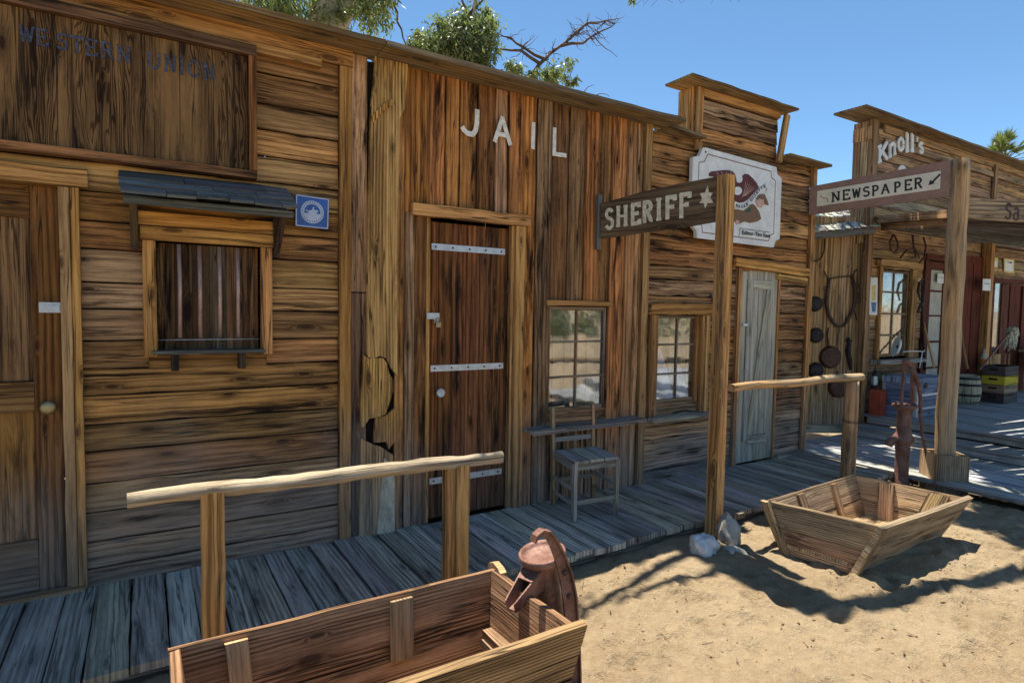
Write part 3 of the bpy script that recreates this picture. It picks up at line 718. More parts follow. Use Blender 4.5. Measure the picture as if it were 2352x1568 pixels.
# ================================================================== NEWSPAPER OFFICE
t = thing('newspaper_office', 'small board building with a capped false front, grey door and small window', 'building', (4.7, YW, 0))
office = t
mb = MB()
siding_h(mb, 3.567, 5.84, DZ - .03, 3.02, [(3.69, 4.25, .70, 1.52), (4.74, 5.36, 0, 1.95)], YW, .125, jit=.008, yj=.007, gap=.008)
mb.hb(3.69, 4.25, .63, .738, YW + .002, .022)
siding_h(mb, 4.10, 5.24, 3.02, 3.45, [], YW, .12, jit=.009, yj=.007, gap=.008)
mb.build('siding', 'office', t)
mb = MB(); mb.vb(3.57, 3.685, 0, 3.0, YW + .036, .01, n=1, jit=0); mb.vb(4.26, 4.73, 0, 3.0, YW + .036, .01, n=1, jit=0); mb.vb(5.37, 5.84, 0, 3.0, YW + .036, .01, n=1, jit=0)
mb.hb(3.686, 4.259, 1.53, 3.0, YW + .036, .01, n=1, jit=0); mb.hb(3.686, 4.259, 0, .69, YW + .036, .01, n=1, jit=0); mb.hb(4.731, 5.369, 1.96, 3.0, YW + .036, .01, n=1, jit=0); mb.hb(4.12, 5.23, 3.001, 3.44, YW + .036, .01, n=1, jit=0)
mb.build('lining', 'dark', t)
box_walls(3.567, 5.86, YW + .05, 6.2, 0, 2.95).build('shell', 'office', t)
roofdeck(3.567, 5.86, YW + .05, 6.22, 2.96).build('roof', 'cap', t)
mb = MB(); mb.vb(5.80, 5.865, DZ, 3.02, YW - .03, .03, jit=.003); mb.vb(5.868, 5.885, DZ, 3.02, YW - .02, .05); mb.build('corner_trim', 'trim', t)
mb = MB()
mb.plank((3.70, YW - .10, 3.045), (.42, 0, -.03), (0, .2, 0), (0, 0, .022), jit=.004); mb.build('roof_edge', 'cap', t); mb = MB()
mb.plank((5.26, YW - .13, 3.03), (.70, 0, -.01), (0, .25, 0), (0, 0, .024), jit=.005)
mb.build('roof_edge', 'cap', t)
# raised part: side return, corner boards, overhanging cap
mb = MB()
for i in range(3): mb.plank((4.06, YW + .0 + i * .06, 3.06), (0, 0, .41), (0, .056, 0), (.02, 0, 0), n=3)
mb.vb(4.082, 4.118, 2.93, 3.465, YW - .03, .028); mb.vb(4.12, 4.155, 2.93, 3.465, YW - .026, .026)
mb.hb(4.158, 5.24, 3.40, 3.465, YW - .022, .022, jit=.004)
mb.build('parapet_trim', 'trim', t)
mb = MB()
mb.plank((3.86, 3.50, 3.47), (1.46, 0, -.015), (0, .24, 0), (0, 0, .018), jit=.006)
mb.plank((3.86, 3.745, 3.47), (1.46, 0, -.015), (0, .06, 0), (0, 0, .018), jit=.006)
mb.build('parapet_cap', 'cap', t)
mb = MB(); mb.hb(4.10, 5.24, 3.04, 3.45, YW + .17, .02, n=3)
for i in range(3): mb.plank((5.225, YW + .02 + i * .05, 3.0), (0, 0, .45), (0, .048, 0), (.018, 0, 0), n=2)
mb.build('parapet_back', 'office', t)
# window
f = window(t, 3.70, 4.235, .735, 1.50, YW + .012, 2, 3)
room(t, 3.70, 4.235, .735, 1.50, YW + .01)
mb = MB(); mb.vb(3.60, 3.68, .64, 1.50, YW - .04, .035); mb.vb(4.215, 4.255, .64, 1.50, YW - .045, .045); mb.vb(4.26, 4.31, .64, 1.50, YW - .05, .045)
mb.hb(3.585, 4.36, 1.505, 1.60, YW - .05, .045, jit=.005); mb.vb(4.18, 4.212, .73, 1.5, YW - .01, .04)
mb.build('window_frame', 'trim', f)
mb = MB(); mb.plank((3.58, YW - .12, .605), (.80, 0, 0), (0, .14, 0), (0, 0, .03), jit=.005); mb.build('sill', 'deck', f)
mb = MB(); yb = YW + .034
mb.prism([(3.72, yb, .76), (3.97, yb, .76), (3.86, yb, 1.05), (3.80, yb, 1.18), (3.72, yb, 1.28)], (0, .004, 0)); mb.prism([(3.985, yb + .01, .76), (4.17, yb + .01, .76), (4.06, yb + .01, 1.03), (3.985, yb + .01, 1.10)], (0, .004, 0))
mb.build('display_card', 'bluewhite', f)
mb = MB()
for i in range(5): mb.plank((3.97 + i * .055, YW + .10 + .01 * (i % 2), .9), (0, 0, .62), (.056, .01 * (1 if i % 2 else -1), 0), (0, .003, 0), n=3, jit=.001)
for i in range(4): mb.plank((3.72 + i * .045, YW + .12, 1.25), (0, 0, .22), (.046, .01 * (1 if i % 2 else -1), 0), (0, .003, 0), n=3, jit=.001)
mb.build('curtain', 'curtain', f)
# door
mb = MB(); y = YW + .005
for x0, x1 in ((4.775, 4.885), (4.887, 5.05), (5.052, 5.20), (5.202, 5.335)): mb.vb(x0, x1, DZ + .01, 1.93, y, .02, jit=.001)
mb.vb(4.868, 4.94, .30, 1.84, y - .016, .015); mb.hb(4.942, 5.22, 1.76, 1.84, y - .016, .015); mb.hb(4.942, 5.22, .27, .345, y - .018, .015)
mb.beam((5.19, y - .008, 1.76), (4.96, y - .008, .36), .06, .014, side=(1, 0, 0))
dr = mb.build('door', 'door_grey', t)
mb = MB(); mb.hb(4.80, 4.87, 1.405, 1.43, y - .026, .006, n=1, jit=0); mb.lathe([(.01, 0), (.012, .02), (0, .022)], (4.862, y - .018, .98), (0, -1, 0), 10); mb.build('hasp', 'steel', dr)
mb = MB(); mb.vb(4.70, 4.735, DZ, 1.945, YW - .03, .03); mb.vb(4.738, 4.772, DZ, 1.945, YW - .02, .03); mb.vb(5.338, 5.365, DZ, 1.945, YW - .01, .03)
mb.plank((4.64, YW - .045, 1.955), (1.15, 0, -.05), (0, 0, .085), (0, .03, 0), jit=.006); mb.plank((5.30, YW - .03, 1.86), (.48, 0, -.02), (0, 0, .055), (0, .03, 0), jit=.006)
mb.build('door_frame', 'trim', t)
mb = MB(); mb.plank((5.365, YW - .06, .03), (.44, 0, .02), (0, 0, .08), (0, .03, 0), jit=.006); mb.build('base_board', 'deck', t)
# stick caught on the siding
mb = MB(); mb.plank((4.33, YW - .035, 1.69), (.06, 0, -.10), (.018, 0, .01), (0, .02, 0), n=3); tag(mb.build('stick', 'shingle'), 'short splinter of grey wood nailed aslant on the siding above the small window', 'stick')
# leaning plank
mb = MB(); mb.beam(at(1789, 372, YW - .05), at(1808, 264, YW - .05), .065, .03, side=(1, 0, 0)); tag(mb.build('leaning_plank', 'post'), 'loose upright plank leaning off the right end of the raised false front', 'plank')

# ---- eagle sign
YE = YW - .07
def ze(x, y, dy=0): return at(1580 + .1562 * x, 330.75 + .1562 * y, YE + dy)
t = thing('painted_sign', 'white notched-corner board painted with a maroon eagle, ribbon and hatted figure', 'sign', (4.7, YE, 2.5))
P = [(225, 55), (1305, 345), (1315, 450), (1380, 505), (1350, 1395), (1290, 1425), (1262, 1520), (130, 1375), (125, 1275), (75, 1215), (62, 560), (75, 195), (165, 180)]
mb = MB(); mb.prism([ze(*p) for p in P], (0, .035, 0)); pan = mb.build('board', 'white', t)
cx, cy = 720, 790
mb = MB(); inner = [(cx + (x - cx) * .86, cy + (y - cy) * .87) for x, y in P]
strip(mb, [ze(x, y, -.001) for x, y in inner + inner[:1]], .009, (0, -.003, 0)); mb.build('inner_moulding', 'mauve', pan)
mb = MB(); f2 = [(cx + (x - cx) * .945, cy + (y - cy) * .95) for x, y in P]
strip(mb, [ze(x, y, -.001) for x, y in f2 + f2[:1]], .045, (0, -.006, 0), 2); mb.build('border', 'white', pan)
eg = [(310, 440), (345, 405), (430, 395), (520, 385), (600, 385), (660, 405), (695, 445), (710, 500), (720, 560), (760, 575), (800, 560), (815, 520), (805, 470), (840, 440), (890, 445), (960, 510), (1010, 570), (1045, 640), (1000, 690), (940, 755), (880, 820), (820, 855), (760, 865), (700, 840), (640, 780), (560, 760), (480, 700), (420, 560), (380, 480), (320, 475)]
mb = MB(); mb.prism([ze(x, y, -.006) for x, y in eg], (0, .005, 0)); mb.build('eagle', 'eagle', pan)
mb = MB()
for k in range(6): strip(mb, [ze(850 + k * 26, 560 + k * 18, -.0068), ze(835 + k * 14, 680 + k * 6, -.0068), ze(800 + k * 8, 780 - k * 4, -.0068)], .004, (0, -.0008, 0), k)
for k in range(4): strip(mb, [ze(420 + k * 70, 410, -.0068), ze(470 + k * 62, 470 + k * 12, -.0068)], .004, (0, -.0008, 0), k)
mb.build('feather_lines', 'skinp', pan)
mb = MB(); mb.prism([ze(735 + 62 * math.cos(a), 690 + 62 * math.sin(a), -.008) for a in [i * .4 for i in range(16)]], (0, .003, 0))
rb = [(560, 700), (640, 780), (680, 880), (760, 935), (860, 915), (960, 800), (1040, 700), (1110, 640), (1160, 610), (1190, 650), (1170, 710)]
strip(mb, [ze(x, y, -.010) for x, y in rb], .036, (0, -.002, 0)); mb.build('ribbon', 'white', pan)
fig = [(640, 950), (830, 980), (900, 900), (960, 880), (1000, 920), (1050, 1000), (1080, 1100), (1020, 1140), (920, 1160), (830, 1140), (740, 1180), (690, 1140), (600, 1130), (560, 1040)]
mb = MB(); mb.prism([ze(x, y, -.0065) for x, y in fig], (0, .004, 0)); mb.prism([ze(x, y, -.0105) for x, y in [(1000, 820), (1050, 745), (1130, 735), (1170, 830), (1190, 900), (1140, 890), (1120, 820), (1060, 800)]], (0, .003, 0)); mb.build('figure_coat', 'coat', pan)
mb = MB(); mb.prism([ze(x, y, -.0098) for x, y in [(1000, 835), (1055, 805), (1115, 825), (1125, 890), (1085, 935), (1030, 920)]], (0, .003, 0)); mb.build('figure_face', 'skinp', pan); mb = MB(); mb.prism([ze(x, y, -.0075) for x, y in [(700, 1120), (760, 1130), (750, 1180), (715, 1185)]], (0, .001, 0)); mb.build('figure_hand', 'skinp', pan)
mb = MB(); mb.prism([ze(x, y, -.0078) for x, y in [(840, 985), (920, 930), (930, 990), (870, 1010)]], (0, .001, 0)); mb.build('figure_scarf', 'green', pan)
mb = MB()
strip(mb, [ze(x, y, -.008) for x, y in [(760, 1350), (765, 1240), (1215, 1300)]], .004, (0, -.002, 0)); mb.build('text_box', 'black', pan)
def fonttext(body, TL, size, xd, nrm, mat, par, name='lettering', width=None, ext=.0006, shear=0):
    cu = bpy.data.curves.new(name, 'FONT'); cu.body = body; cu.size = size; cu.extrude = ext; cu.shear = shear; cu.offset = size * .02
    ob = bpy.data.objects.new(name, cu); COL.objects.link(ob); bpy.context.view_layer.update()
    me = bpy.data.meshes.new_from_object(ob.evaluated_get(bpy.context.evaluated_depsgraph_get())); bpy.data.objects.remove(ob)
    xs = [v.co.x for v in me.vertices]; k = (width / (max(xs) - min(xs))) if width else 1
    xd = V(xd).normalized(); nrm = V(nrm).normalized(); up = nrm.cross(xd)
    for v in me.vertices: v.co = V(TL) + xd * v.co.x * k + up * v.co.y + nrm * v.co.z
    me.materials.clear(); me.materials.append(M[mat]); o = bpy.data.objects.new(name, me); COL.objects.link(o)
    if par is not None: o.parent = par; o.matrix_parent_inverse = root_inv(par)
    return o
p0, p1 = ze(795, 1325, -.008), ze(1210, 1365, -.008)
fonttext('Editor-Tim East', p0, .05, (1, 0, 0), (0, -1, 0), 'black', pan, width=(p1 - p0).length)
seq = '& EAGLE GAZETTE'
def along(pts, s):
    tot = [0]
    for a, b in zip(pts, pts[1:]): tot.append(tot[-1] + math.dist(a, b))
    d = s * tot[-1]
    for i in range(len(pts) - 1):
        if tot[i + 1] >= d or i == len(pts) - 2:
            q = (d - tot[i]) / (tot[i + 1] - tot[i]); a, b = pts[i], pts[i + 1]
            return (a[0] + (b[0] - a[0]) * q, a[1] + (b[1] - a[1]) * q)
rb2 = rb[1:9]
mbt = []
for i, ch in enumerate(seq):
    if ch == ' ': continue
    a = along(rb2, .06 + i * .062); b = along(rb2, .06 + (i + .8) * .062)
    A, B = ze(a[0], a[1] + 14, -.0125), ze(b[0], b[1] + 14, -.0125)
    mbt.append(fonttext(ch, A, .034, B - A, (0, -1, 0), 'black', None, width=(B - A).length))
bpy.context.view_layer.update()
vs = []; fs = []
for o in mbt:
    o_ = len(vs); vs += [v.co.copy() for v in o.data.vertices]; fs += [tuple(x + o_ for x in p.vertices) for p in o.data.polygons]; bpy.data.objects.remove(o)
me = bpy.data.meshes.new('ribbon_lettering'); me.from_pydata(vs, [], fs); me.materials.append(M['black']); o = bpy.data.objects.new('ribbon_lettering', me); COL.objects.link(o); o.parent = pan; o.matrix_parent_inverse = root_inv(pan)

# ================================================================== BOARDWALK
mb = MB(); x = -1.9
while x < 5.86:
    w = U(.11, .16); w = min(w, 5.88 - x)
    if w < .03: break
    ye = 2.755 + U(-.025, .02)
    mb.plank((x, ye, DZ - .035 + U(-.004, .004)), (U(-.006, .006), YW - ye - .012, 0), (w - U(.005, .011), 0, U(-.003, .003)), (0, 0, .035), jit=.002, tj=.0025, n=8); x += w
o = mb.build('boardwalk', 'deck'); o['kind'] = 'structure'
mb = MB(); mb.plank((-1.9, 2.80, -.03), (7.75, 0, 0), (0, .04, 0), (0, 0, .07), jit=.002); mb.plank((-1.9, 3.5, -.03), (7.75, 0, 0), (0, .04, 0), (0, 0, .07), jit=.002)
o = mb.build('boardwalk_joists', 'deck'); o['kind'] = 'structure'
mb = MB(); x = 5.92
while x < 7.22:
    w = U(.13, .17); ye = 4.5
    e = U(.2, .3) if 0 else -1.6
    mb.plank((x - .0, e, DZ - .035 + U(-.003, .003)), (U(-.004, .004), 5.6, 0), (w - .007, 0, 0), (0, 0, .035), n=12, jit=.003, tj=.002); x += w
o = mb.build('lower_walkway', 'porch'); o['kind'] = 'structure'
mb = MB()
for k, (xa, xb, z) in enumerate(((7.25, 7.56, .20), (7.57, 14.0, .32))):
    mb.plank((xa, -1.6, z - .11), (0, 5.5, 0), (0, 0, .075), (.03, 0, 0), jit=.002)
    x = xa - .02
    while x < xb:
        w = min(U(.13, .16), xb - x)
        if w < .04: break
        mb.plank((x, -1.6, z - .032 + U(-.002, .002)), (0, 5.53, 0), (w - .006, 0, 0), (0, 0, .032), n=10, jit=.002, tj=.0015); x += w
o = mb.build('porch_floor', 'porch'); o['kind'] = 'structure'

# ================================================================== SHERIFF SIGNPOST
PB = atz(1644, 1236, 0.0); PS = V((3.28, 2.66, 0))
t = thing('signpost', 'tall square post carrying the dark SHERIFF board, standing by the white rock', 'sign', (3.28, 2.66, 0))
mb = MB(); mb.plank((3.238, 2.615, -.1), (.0, 0, 2.53), (.078, 0, 0), (0, .085, 0), jit=.002, tj=.003, n=20); mb.build('post', 'post', t)
P0 = V((3.262, 2.70, 0)); P1 = V((3.0, 3.60, 0)); dS = (P0 - P1).normalized(); nS = V((dS.y, -dS.x, 0)); 
if nS.x > 0: nS = -nS
def zs(x, y, off=0): return atp(1372 + .1354 * x, 392 + .1354 * y, P0 + nS * off, nS)
mb = MB(); Lb = P0 - P1
zt0, zb0 = zs(60, 545).z, zs(60, 1150).z; zt1, zb1 = zs(2090, 90).z, zs(2090, 850).z
mb.prism([zs(62, 560), zs(700, 375), zs(1400, 215), zs(2095, 90), zs(2095, 845), zs(1500, 950), zs(900, 1030), zs(62, 1150)], -nS * .028, ax=dS); bd = mb.build('sign_board', 'signdark', t)
for ch, a, b, t1, t2, b1, b2 in (('S', 130, 278, 650, 632, 1005, 990), ('H', 320, 515, 612, 590, 950, 928), ('E', 565, 728, 572, 548, 922, 893), ('R', 765, 938, 532, 510, 882, 852), ('I', 985, 1100, 482, 468, 846, 828), ('F', 1140, 1335, 448, 422, 822, 798), ('F', 1372, 1585, 402, 372, 804, 772)):
    glyph(ch, zs(a, t1, .001), zs(b, t2, .001), zs(a, b1, .001), zs(b, b2, .001), .030 if ch != 'S' else .026, nS * .003, .020).build('letter', 'tanl', bd)
st = [(1870, 250), (1888, 370), (1955, 378), (1915, 450), (1965, 545), (1870, 550), (1825, 640), (1808, 555), (1735, 552), (1775, 465), (1740, 385), (1825, 372)]
mb = MB(); mb.prism([zs(x, y, .004) for x, y in st], -nS * .003); mb.build('star', 'tanl', bd)
mb = MB(); mb.vb(2.985, 3.02, 2.0, 2.42, YW - .055, .03); mb.build('wall_cleat', 'shingle', t)

# ================================================================== NEWSPAPER SIGNPOST
t = thing('signpost', 'stout round post in a square wooden block carrying the white NEWSPAPER board', 'sign', (6.1, 2.46, 0))
mb = MB(); tp = V((6.10, 2.46, 0)); n = 24
mb.tube([tp + V((.004 * math.sin(i * .7), .004 * math.cos(i), -.1 + 3.0 * i / n)) for i in range(n + 1)], [.080 - .010 * i / n for i in range(n + 1)], 16, rough=.10); mb.build('post', 'postlog', t)
mb = MB()
c = V((6.10, 2.46, 0)); dr_ = V((math.cos(yaw + .15), -math.sin(yaw + .15), 0)); df_ = V((dr_.y, -dr_.x, 0))
for i in range(4):
    d = [dr_, df_, -dr_, -df_][i]; e = [df_, -dr_, -df_, dr_][i]
    mb.plank(c + d * .135 - e * .135 + V((0, 0, -.06)), (0, 0, .37), e * .255, -d * .02, n=3)
mb.build('base_block', 'trough', t)
n0 = V((6.02, 2.50, 0)); n1 = V((5.71, 3.60, 0)); dN = (n0 - n1).normalized(); nN = V((dN.y, -dN.x, 0))
if nN.x > 0: nN = -nN
def zn(x, y, off=0): return atp(1800.75 + .3125 * x, 183.75 + .3125 * y, n0 + nN * off, nN)
mb = MB(); O = [zn(188, 785), zn(1225, 590), zn(1215, 852), zn(183, 992)]
mb.prism(O, -nN * .03, ax=dN); bd = mb.build('sign_board', 'mauve', t)
mb = MB(); I = [zn(245, 817, .004), zn(1152, 667, .004), zn(1146, 800, .004), zn(240, 930, .004)]
mb.prism(I, -nN * .006, ax=dN); mb.build('panel', 'cream', bd)
for ch, a, b, t1, t2, b1, b2 in (('N', 348, 414, 828, 818, 898, 887), ('E', 428, 487, 812, 803, 885, 876), ('W', 500, 564, 801, 792, 872, 862), ('S', 578, 632, 789, 780, 862, 852), ('P', 643, 697, 780, 771, 853, 844), ('A', 713, 777, 767, 757, 840, 829), ('P', 805, 860, 754, 745, 828, 819), ('E', 883, 941, 738, 729, 815, 805), ('R', 955, 1018, 726, 714, 803, 792)):
    glyph(ch, zn(a, t1, .0055), zn(b, t2, .0055), zn(a, b1, .0055), zn(b, b2, .0055), .016, nN * .0015, .010).build('letter', 'black', bd)
mb = MB(); strip(mb, [zn(1148, 692, .007), zn(1085, 757, .007)], .016, nN * .0015); mb.prism([zn(1062, 774, .0075), zn(1108, 760, .0075), zn(1092, 745, .0075), zn(1074, 735, .0075)], -nN * .0015); mb.build('arrow', 'black', bd)
mb = MB(); strip(mb, [zn(268, 848, .007), zn(275, 862, .007), zn(300, 868, .007), zn(318, 872, .007), zn(322, 900, .007)], .006, nN * .001); mb.build('scroll_mark', 'mauve', bd)

# ================================================================== HITCHING RAILS
def interp(a, b, n): return [V(a) + (V(b) - V(a)) * i / n for i in range(n + 1)]
t = thing('hitching_rail', 'pale peeled log rail on two square posts, in front of the telegraph office', 'hitching rail', (.8, 2.69, 0), 'hitching rails along the boardwalk')
mb = MB(); pts = interp((-.065, 2.68, .775), (1.60, 2.68, .75), 22)
pts = [p + V((0, .002 * math.sin(i), .003 * math.sin(i * .55))) for i, p in enumerate(pts)]
mb.tube(pts, [.030 + .0015 * math.sin(i * 2.9) + .003 * (i / 22) for i in range(23)], 18, rough=.3); mb.build('rail', 'log', t)
mb = MB(); mb.plank((.185, 2.65, -.05), (0, 0, .835), (.085, 0, 0), (0, .06, 0), n=8, jit=.002); mb.build('post', 'post', t)
mb = MB(); mb.plank((1.275, 2.655, -.05), (0, 0, .815), (.045, 0, 0), (0, .06, 0), n=8, jit=.002); mb.plank((1.321, 2.645, -.05), (0, 0, .79), (.075, 0, 0), (0, .07, 0), n=8, jit=.003); mb.build('post', 'post', t)
t = thing('hitching_rail', 'split pole rail from the SHERIFF post to a round wired post', 'hitching rail', (4.4, 2.8, 0), 'hitching rails along the boardwalk')
mb = MB(); pts = interp((3.32, 2.59, 1.03), (5.40, 2.85, .985), 22); pts = [p + V((0, 0, .006 * math.sin(i * .5) )) for i, p in enumerate(pts)]
mb.tube(pts, [.028 + .006 * (i / 22) for i in range(23)], 12, rough=.10); mb.build('rail', 'postlog', t)
mb = MB(); c = V((5.24, 2.84, 0)); mb.tube([c + V((.004 * math.sin(i), 0, -.08 + 1.035 * i / 10)) for i in range(11)], [.062 - .005 * i / 10 for i in range(11)], 14, rough=.12); ps = mb.build('post', 'postlog', t)
mb = MB()
for z in (.60, .612): mb.tube([c + V((math.cos(a) * .066, math.sin(a) * .066, z + .008 * math.sin(a))) for a in [i * .35 for i in range(19)]], .002, 5)
mb.tube([c + V((-.065, -.03, .61)), c + V((-.12, -.06, .615)), c + V((-.15, -.05, .61))], .003, 5)
mb.build('wire', 'iron', ps)

# ================================================================== TROUGHS
def trough(label, rim, bot, z, th=.032, zb=-.03, braces=(), wm='trough'):
    """rim, bot: corners A(back left) B(back right) C(front right) D(front left)"""
    Rm = [V((x, y, z)) for x, y in rim]; Bt = [V((x, y, zb)) for x, y in bot]
    cen = sum(Rm, V()) / 4
    t = thing('water_trough', label, 'trough', (cen.x, cen.y, 0), 'wooden water troughs')
    def wall(nm, i, j, ext, rows=2, zs=1.0):
        a, b, c, d = Rm[i].copy(), Rm[j].copy(), Bt[j].copy(), Bt[i].copy()
        e = (b - a).normalized() * ext; mb = MB()
        nrm = (b - a).cross(d - a).normalized()
        if nrm.dot(cen - a) < 0: nrm = -nrm
        for k in range(rows):
            p, q = k / rows, (k + 1) / rows
            A1, B1 = a.lerp(d, p) - e, b.lerp(c, p) + e
            A2, B2 = a.lerp(d, q) - e, b.lerp(c, q) + e
            off = nrm * U(-.003, .003)
            L = B1 - A1; mb.plank(A1 + off + (A2 - A1) * .012, L, (A2 - A1) * .976, nrm * th, n=12, jit=.0025, tj=.002, L2=L + (B2 - A2 - L) * .976)
        return mb.build(nm, wm, t)
    wall('back_wall', 0, 1, .0); wall('front_wall', 3, 2, .035); wall('end_wall', 0, 3, -.028); wall('end_wall', 1, 2, -.028)
    mb = MB(); a, b, c, d = [p.lerp(q, .85) for p, q in zip(Rm, Bt)]
    mb.plank(a, b - a, (d - a) * .95, (0, 0, .02), n=6); mb.build('bottom', wm, t)
    bmat = 'trough'
    for wi, wj, f, w, hh in braces:
        a, b = Rm[wi].lerp(Rm[wj], f), Bt[wi].lerp(Bt[wj], f); al = (Rm[wj] - Rm[wi]).normalized()
        dn = (b - a); nrm = al.cross(dn).normalized()
        if nrm.dot(cen - a) < 0: nrm = -nrm
        mb = MB(); mb.plank(a + dn * .05 + nrm * (th + .003) - al * w / 2, dn * hh, al * w, nrm * .022, n=5); mb.build('brace', bmat, t)
    return t, Rm, Bt
t1, R1, B1 = trough('long trough with a rounded end board, cut off by the bottom edge of the photo', [(.05, 2.17), (1.27, 2.17), (1.29, 1.60), (.05, 1.60)], [(.10, 2.08), (1.20, 2.08), (1.22, 1.68), (.1, 1.68)], .42, zb=.0,
    wm='trough_brown', braces=((0, 1, .16, .07, .92), (0, 1, .64, .088, .50)))
mb = MB(); a = V((1.225, 2.10, .22)); mb.plank((1.16, 1.73, .19), (0, .34, .0), (.05, 0, 0), (0, 0, .03), n=4); mb.plank((1.15, 1.74, .05), (0, .32, .0), (0, 0, .138), (.02, 0, 0), n=4); mb.build('end_ledge', 'trough', t1)
mb = MB(); e = V((1.275, 2.16, .34)); mb.prism([(1.288, 2.20, .30), (1.288, 2.215, .38), (1.288, 2.20, .43), (1.288, 2.165, .445), (1.288, 2.12, .435), (1.283, 2.09, .425), (1.27, 2.09, .25), (1.27, 2.2, .25)], (-.03, 0, 0)); mb.build('end_knob', 'trough', t1)
t2, R2, B2 = trough('short flared trough with inner braces, standing in the sand below the far pump', [(3.40, 2.36), (4.56, 2.43), (4.66, 1.71), (3.56, 1.70)], [(3.46, 2.24), (4.50, 2.30), (4.56, 1.86), (3.53, 1.83)], .325, zb=.0,
    braces=((0, 1, .28, .07, .9), (0, 1, .66, .055, .9), (1, 2, .33, .1, .9), (1, 2, .78, .12, .7)))
mb = MB()
for X in (0, 3):
    a = R2[X]; b = B2[X]; d = (a - V((4.05, a.y, a.z))).normalized()
    sgn = 1 if X == 0 else -1
    mb.plank(a + V((-.034, -.03 if X == 0 else -.012, .0)), (b - a) * .98, (0, .045, 0), (.034, 0, 0), n=4); mb.build('corner_post', 'trough', t2); mb = MB()

# ================================================================== PUMPS
def pt(o, a, b, c): return V(o) + V((a, b, c))
# near pump: fixed column with bell top, spout over the trough and a tall slotted bearer
o = V((1.445, 1.945, 0)); t = thing('water_pump', 'squat rusty pump with dished top and wide spout at the near trough', 'pump', o, 'cast iron hand pumps')
lean = V((-.19, -.015, 1)).normalized()
mb = MB(); mb.lathe([(.09, -.05), (.085, .05), (.062, .09), (.056, .2), (.053, .44), (.058, .50), (.072, .525), (.092, .535), (.096, .550), (.096, .566), (.088, .568), (.084, .555), (.06, .546), (.0, .544)], o + V((.015, 0, 0)), lean, 28); mb.build('column', 'pump', t)
R0 = o + lean * .505 + V((-.03, -.01, 0)); R1 = R0 + V((-.15, -.05, -.105)); sdv = (R1 - R0).cross(V((0, 0, 1))).normalized()
mb = MB()
rt_, rb_, tt_, tb_ = R0 + V((0, 0, .02)), R0 + V((.01, 0, -.08)), R1 + V((0, 0, .025)), R1 + V((.01, 0, -.012))
for q in (-1, 1): mb.prism([rt_ + sdv * .045 * q, tt_ + sdv * .022 * q, tb_ + sdv * .018 * q, rb_ + sdv * .03 * q], sdv * .006)
mb.prism([rb_ + sdv * .032, tb_ + sdv * .02, tb_ - sdv * .02, rb_ - sdv * .032], (0, 0, .006))
mb.prism([rt_ + sdv * .045 - V((0, 0, .012)), rt_ - sdv * .045 - V((0, 0, .012)), R0.lerp(R1, .45) - sdv * .034 + V((0, 0, .022)), R0.lerp(R1, .45) + sdv * .034 + V((0, 0, .022))], (0, 0, .005))
mb.build('spout', 'pump', t)
mb = MB(); A = o + V((.005, -.108, .0)); cp = [(.0, 0), (.0, .08), (-.008, .22), (-.028, .38), (-.05, .48), (-.08, .56), (-.112, .625), (-.14, .665), (-.165, .675), (-.187, .665), (-.195, .645)]
ws = [.030, .026, .024, .027, .024, .019, .015, .012, .010, .008, .006]
pr_ = [A + V((a, 0, b)) for a, b in cp]; sds = []
for i in range(len(pr_)):
    d = (pr_[min(i + 1, len(pr_) - 1)] - pr_[max(i - 1, 0)]).normalized(); sds.append(V((d.z, 0, -d.x)))
lf = [p - q * w_ for p, q, w_ in zip(pr_, sds, ws)]; rg2 = [p + q * w_ for p, q, w_ in zip(pr_, sds, ws)]
mb.prism(lf + rg2[::-1], (0, .010, 0))
for i in range(len(pr_) - 1):
    e0, e1 = rg2[i] + V((0, -.012, 0)), rg2[i + 1] + V((0, -.012, 0)); mb.prism([e0, e0 + sds[i] * .007, e1 + sds[i + 1] * .007, e1], (0, .036, 0))
mb.build('handle_bearer', 'pump', t)
for a, b in ((-.055, .50), (-.004, .13), (-.03, .40)):
    mb = MB(); mb.lathe([(.011, 0), (.011, .008), (.006, .010), (0, .011)], A + V((a, -.001, b)), (0, -1, 0), 8); mb.build('bolt', 'rustiron', t)
# far pump
o = V((5.87, 2.70, 0)); t = thing('water_pump', 'tall rusty pump with its long curved handle hanging down, beside the NEWSPAPER post', 'pump', o, 'cast iron hand pumps')
mb = MB(); mb.lathe([(.075, -.05), (.07, .02), (.058, .04), (.056, .20), (.056, .30), (.062, .32), (.062, .335), (.056, .345), (.056, .36), (.075, .375), (.086, .40), (.082, .43), (.068, .455), (.06, .47), (.058, .64), (.06, .67), (.075, .69), (.10, .70), (.104, .712), (.10, .725), (.0, .728)], o, n=28); mb.build('column', 'pump', t)
mb = MB(); dl = V((-math.cos(yaw), math.sin(yaw) * .6, 0)); mb.tube([o + V((0, 0, .40)) + dl * .05, o + V((0, 0, .41)) + dl * .11, o + V((0, 0, .395)) + dl * .15, o + V((0, 0, .35)) + dl * .17], [.036, .034, .03, .036], 12); mb.build('spout', 'pump', t)
mb = MB(); rt = V((math.cos(yaw), -math.sin(yaw), 0))
mb.beam(o + rt * -.035 + V((0, 0, .72)), o + rt * -.025 + V((0, 0, 1.10)), .022, .02); mb.beam(o + rt * .07 + V((0, 0, .72)), o + rt * .055 + V((0, 0, 1.04)), .034, .03); mb.beam(o + rt * .055 + V((0, 0, 1.04)), o + rt * -.0 + V((0, 0, 1.12)), .034, .03)
mb.lathe([(.0, 0), (.034, .002), (.036, .03), (.030, .045), (0, .05)], o + rt * -.01 + V((0, 0, 1.09)), n=14); mb.build('handle_bearer', 'pump', t)
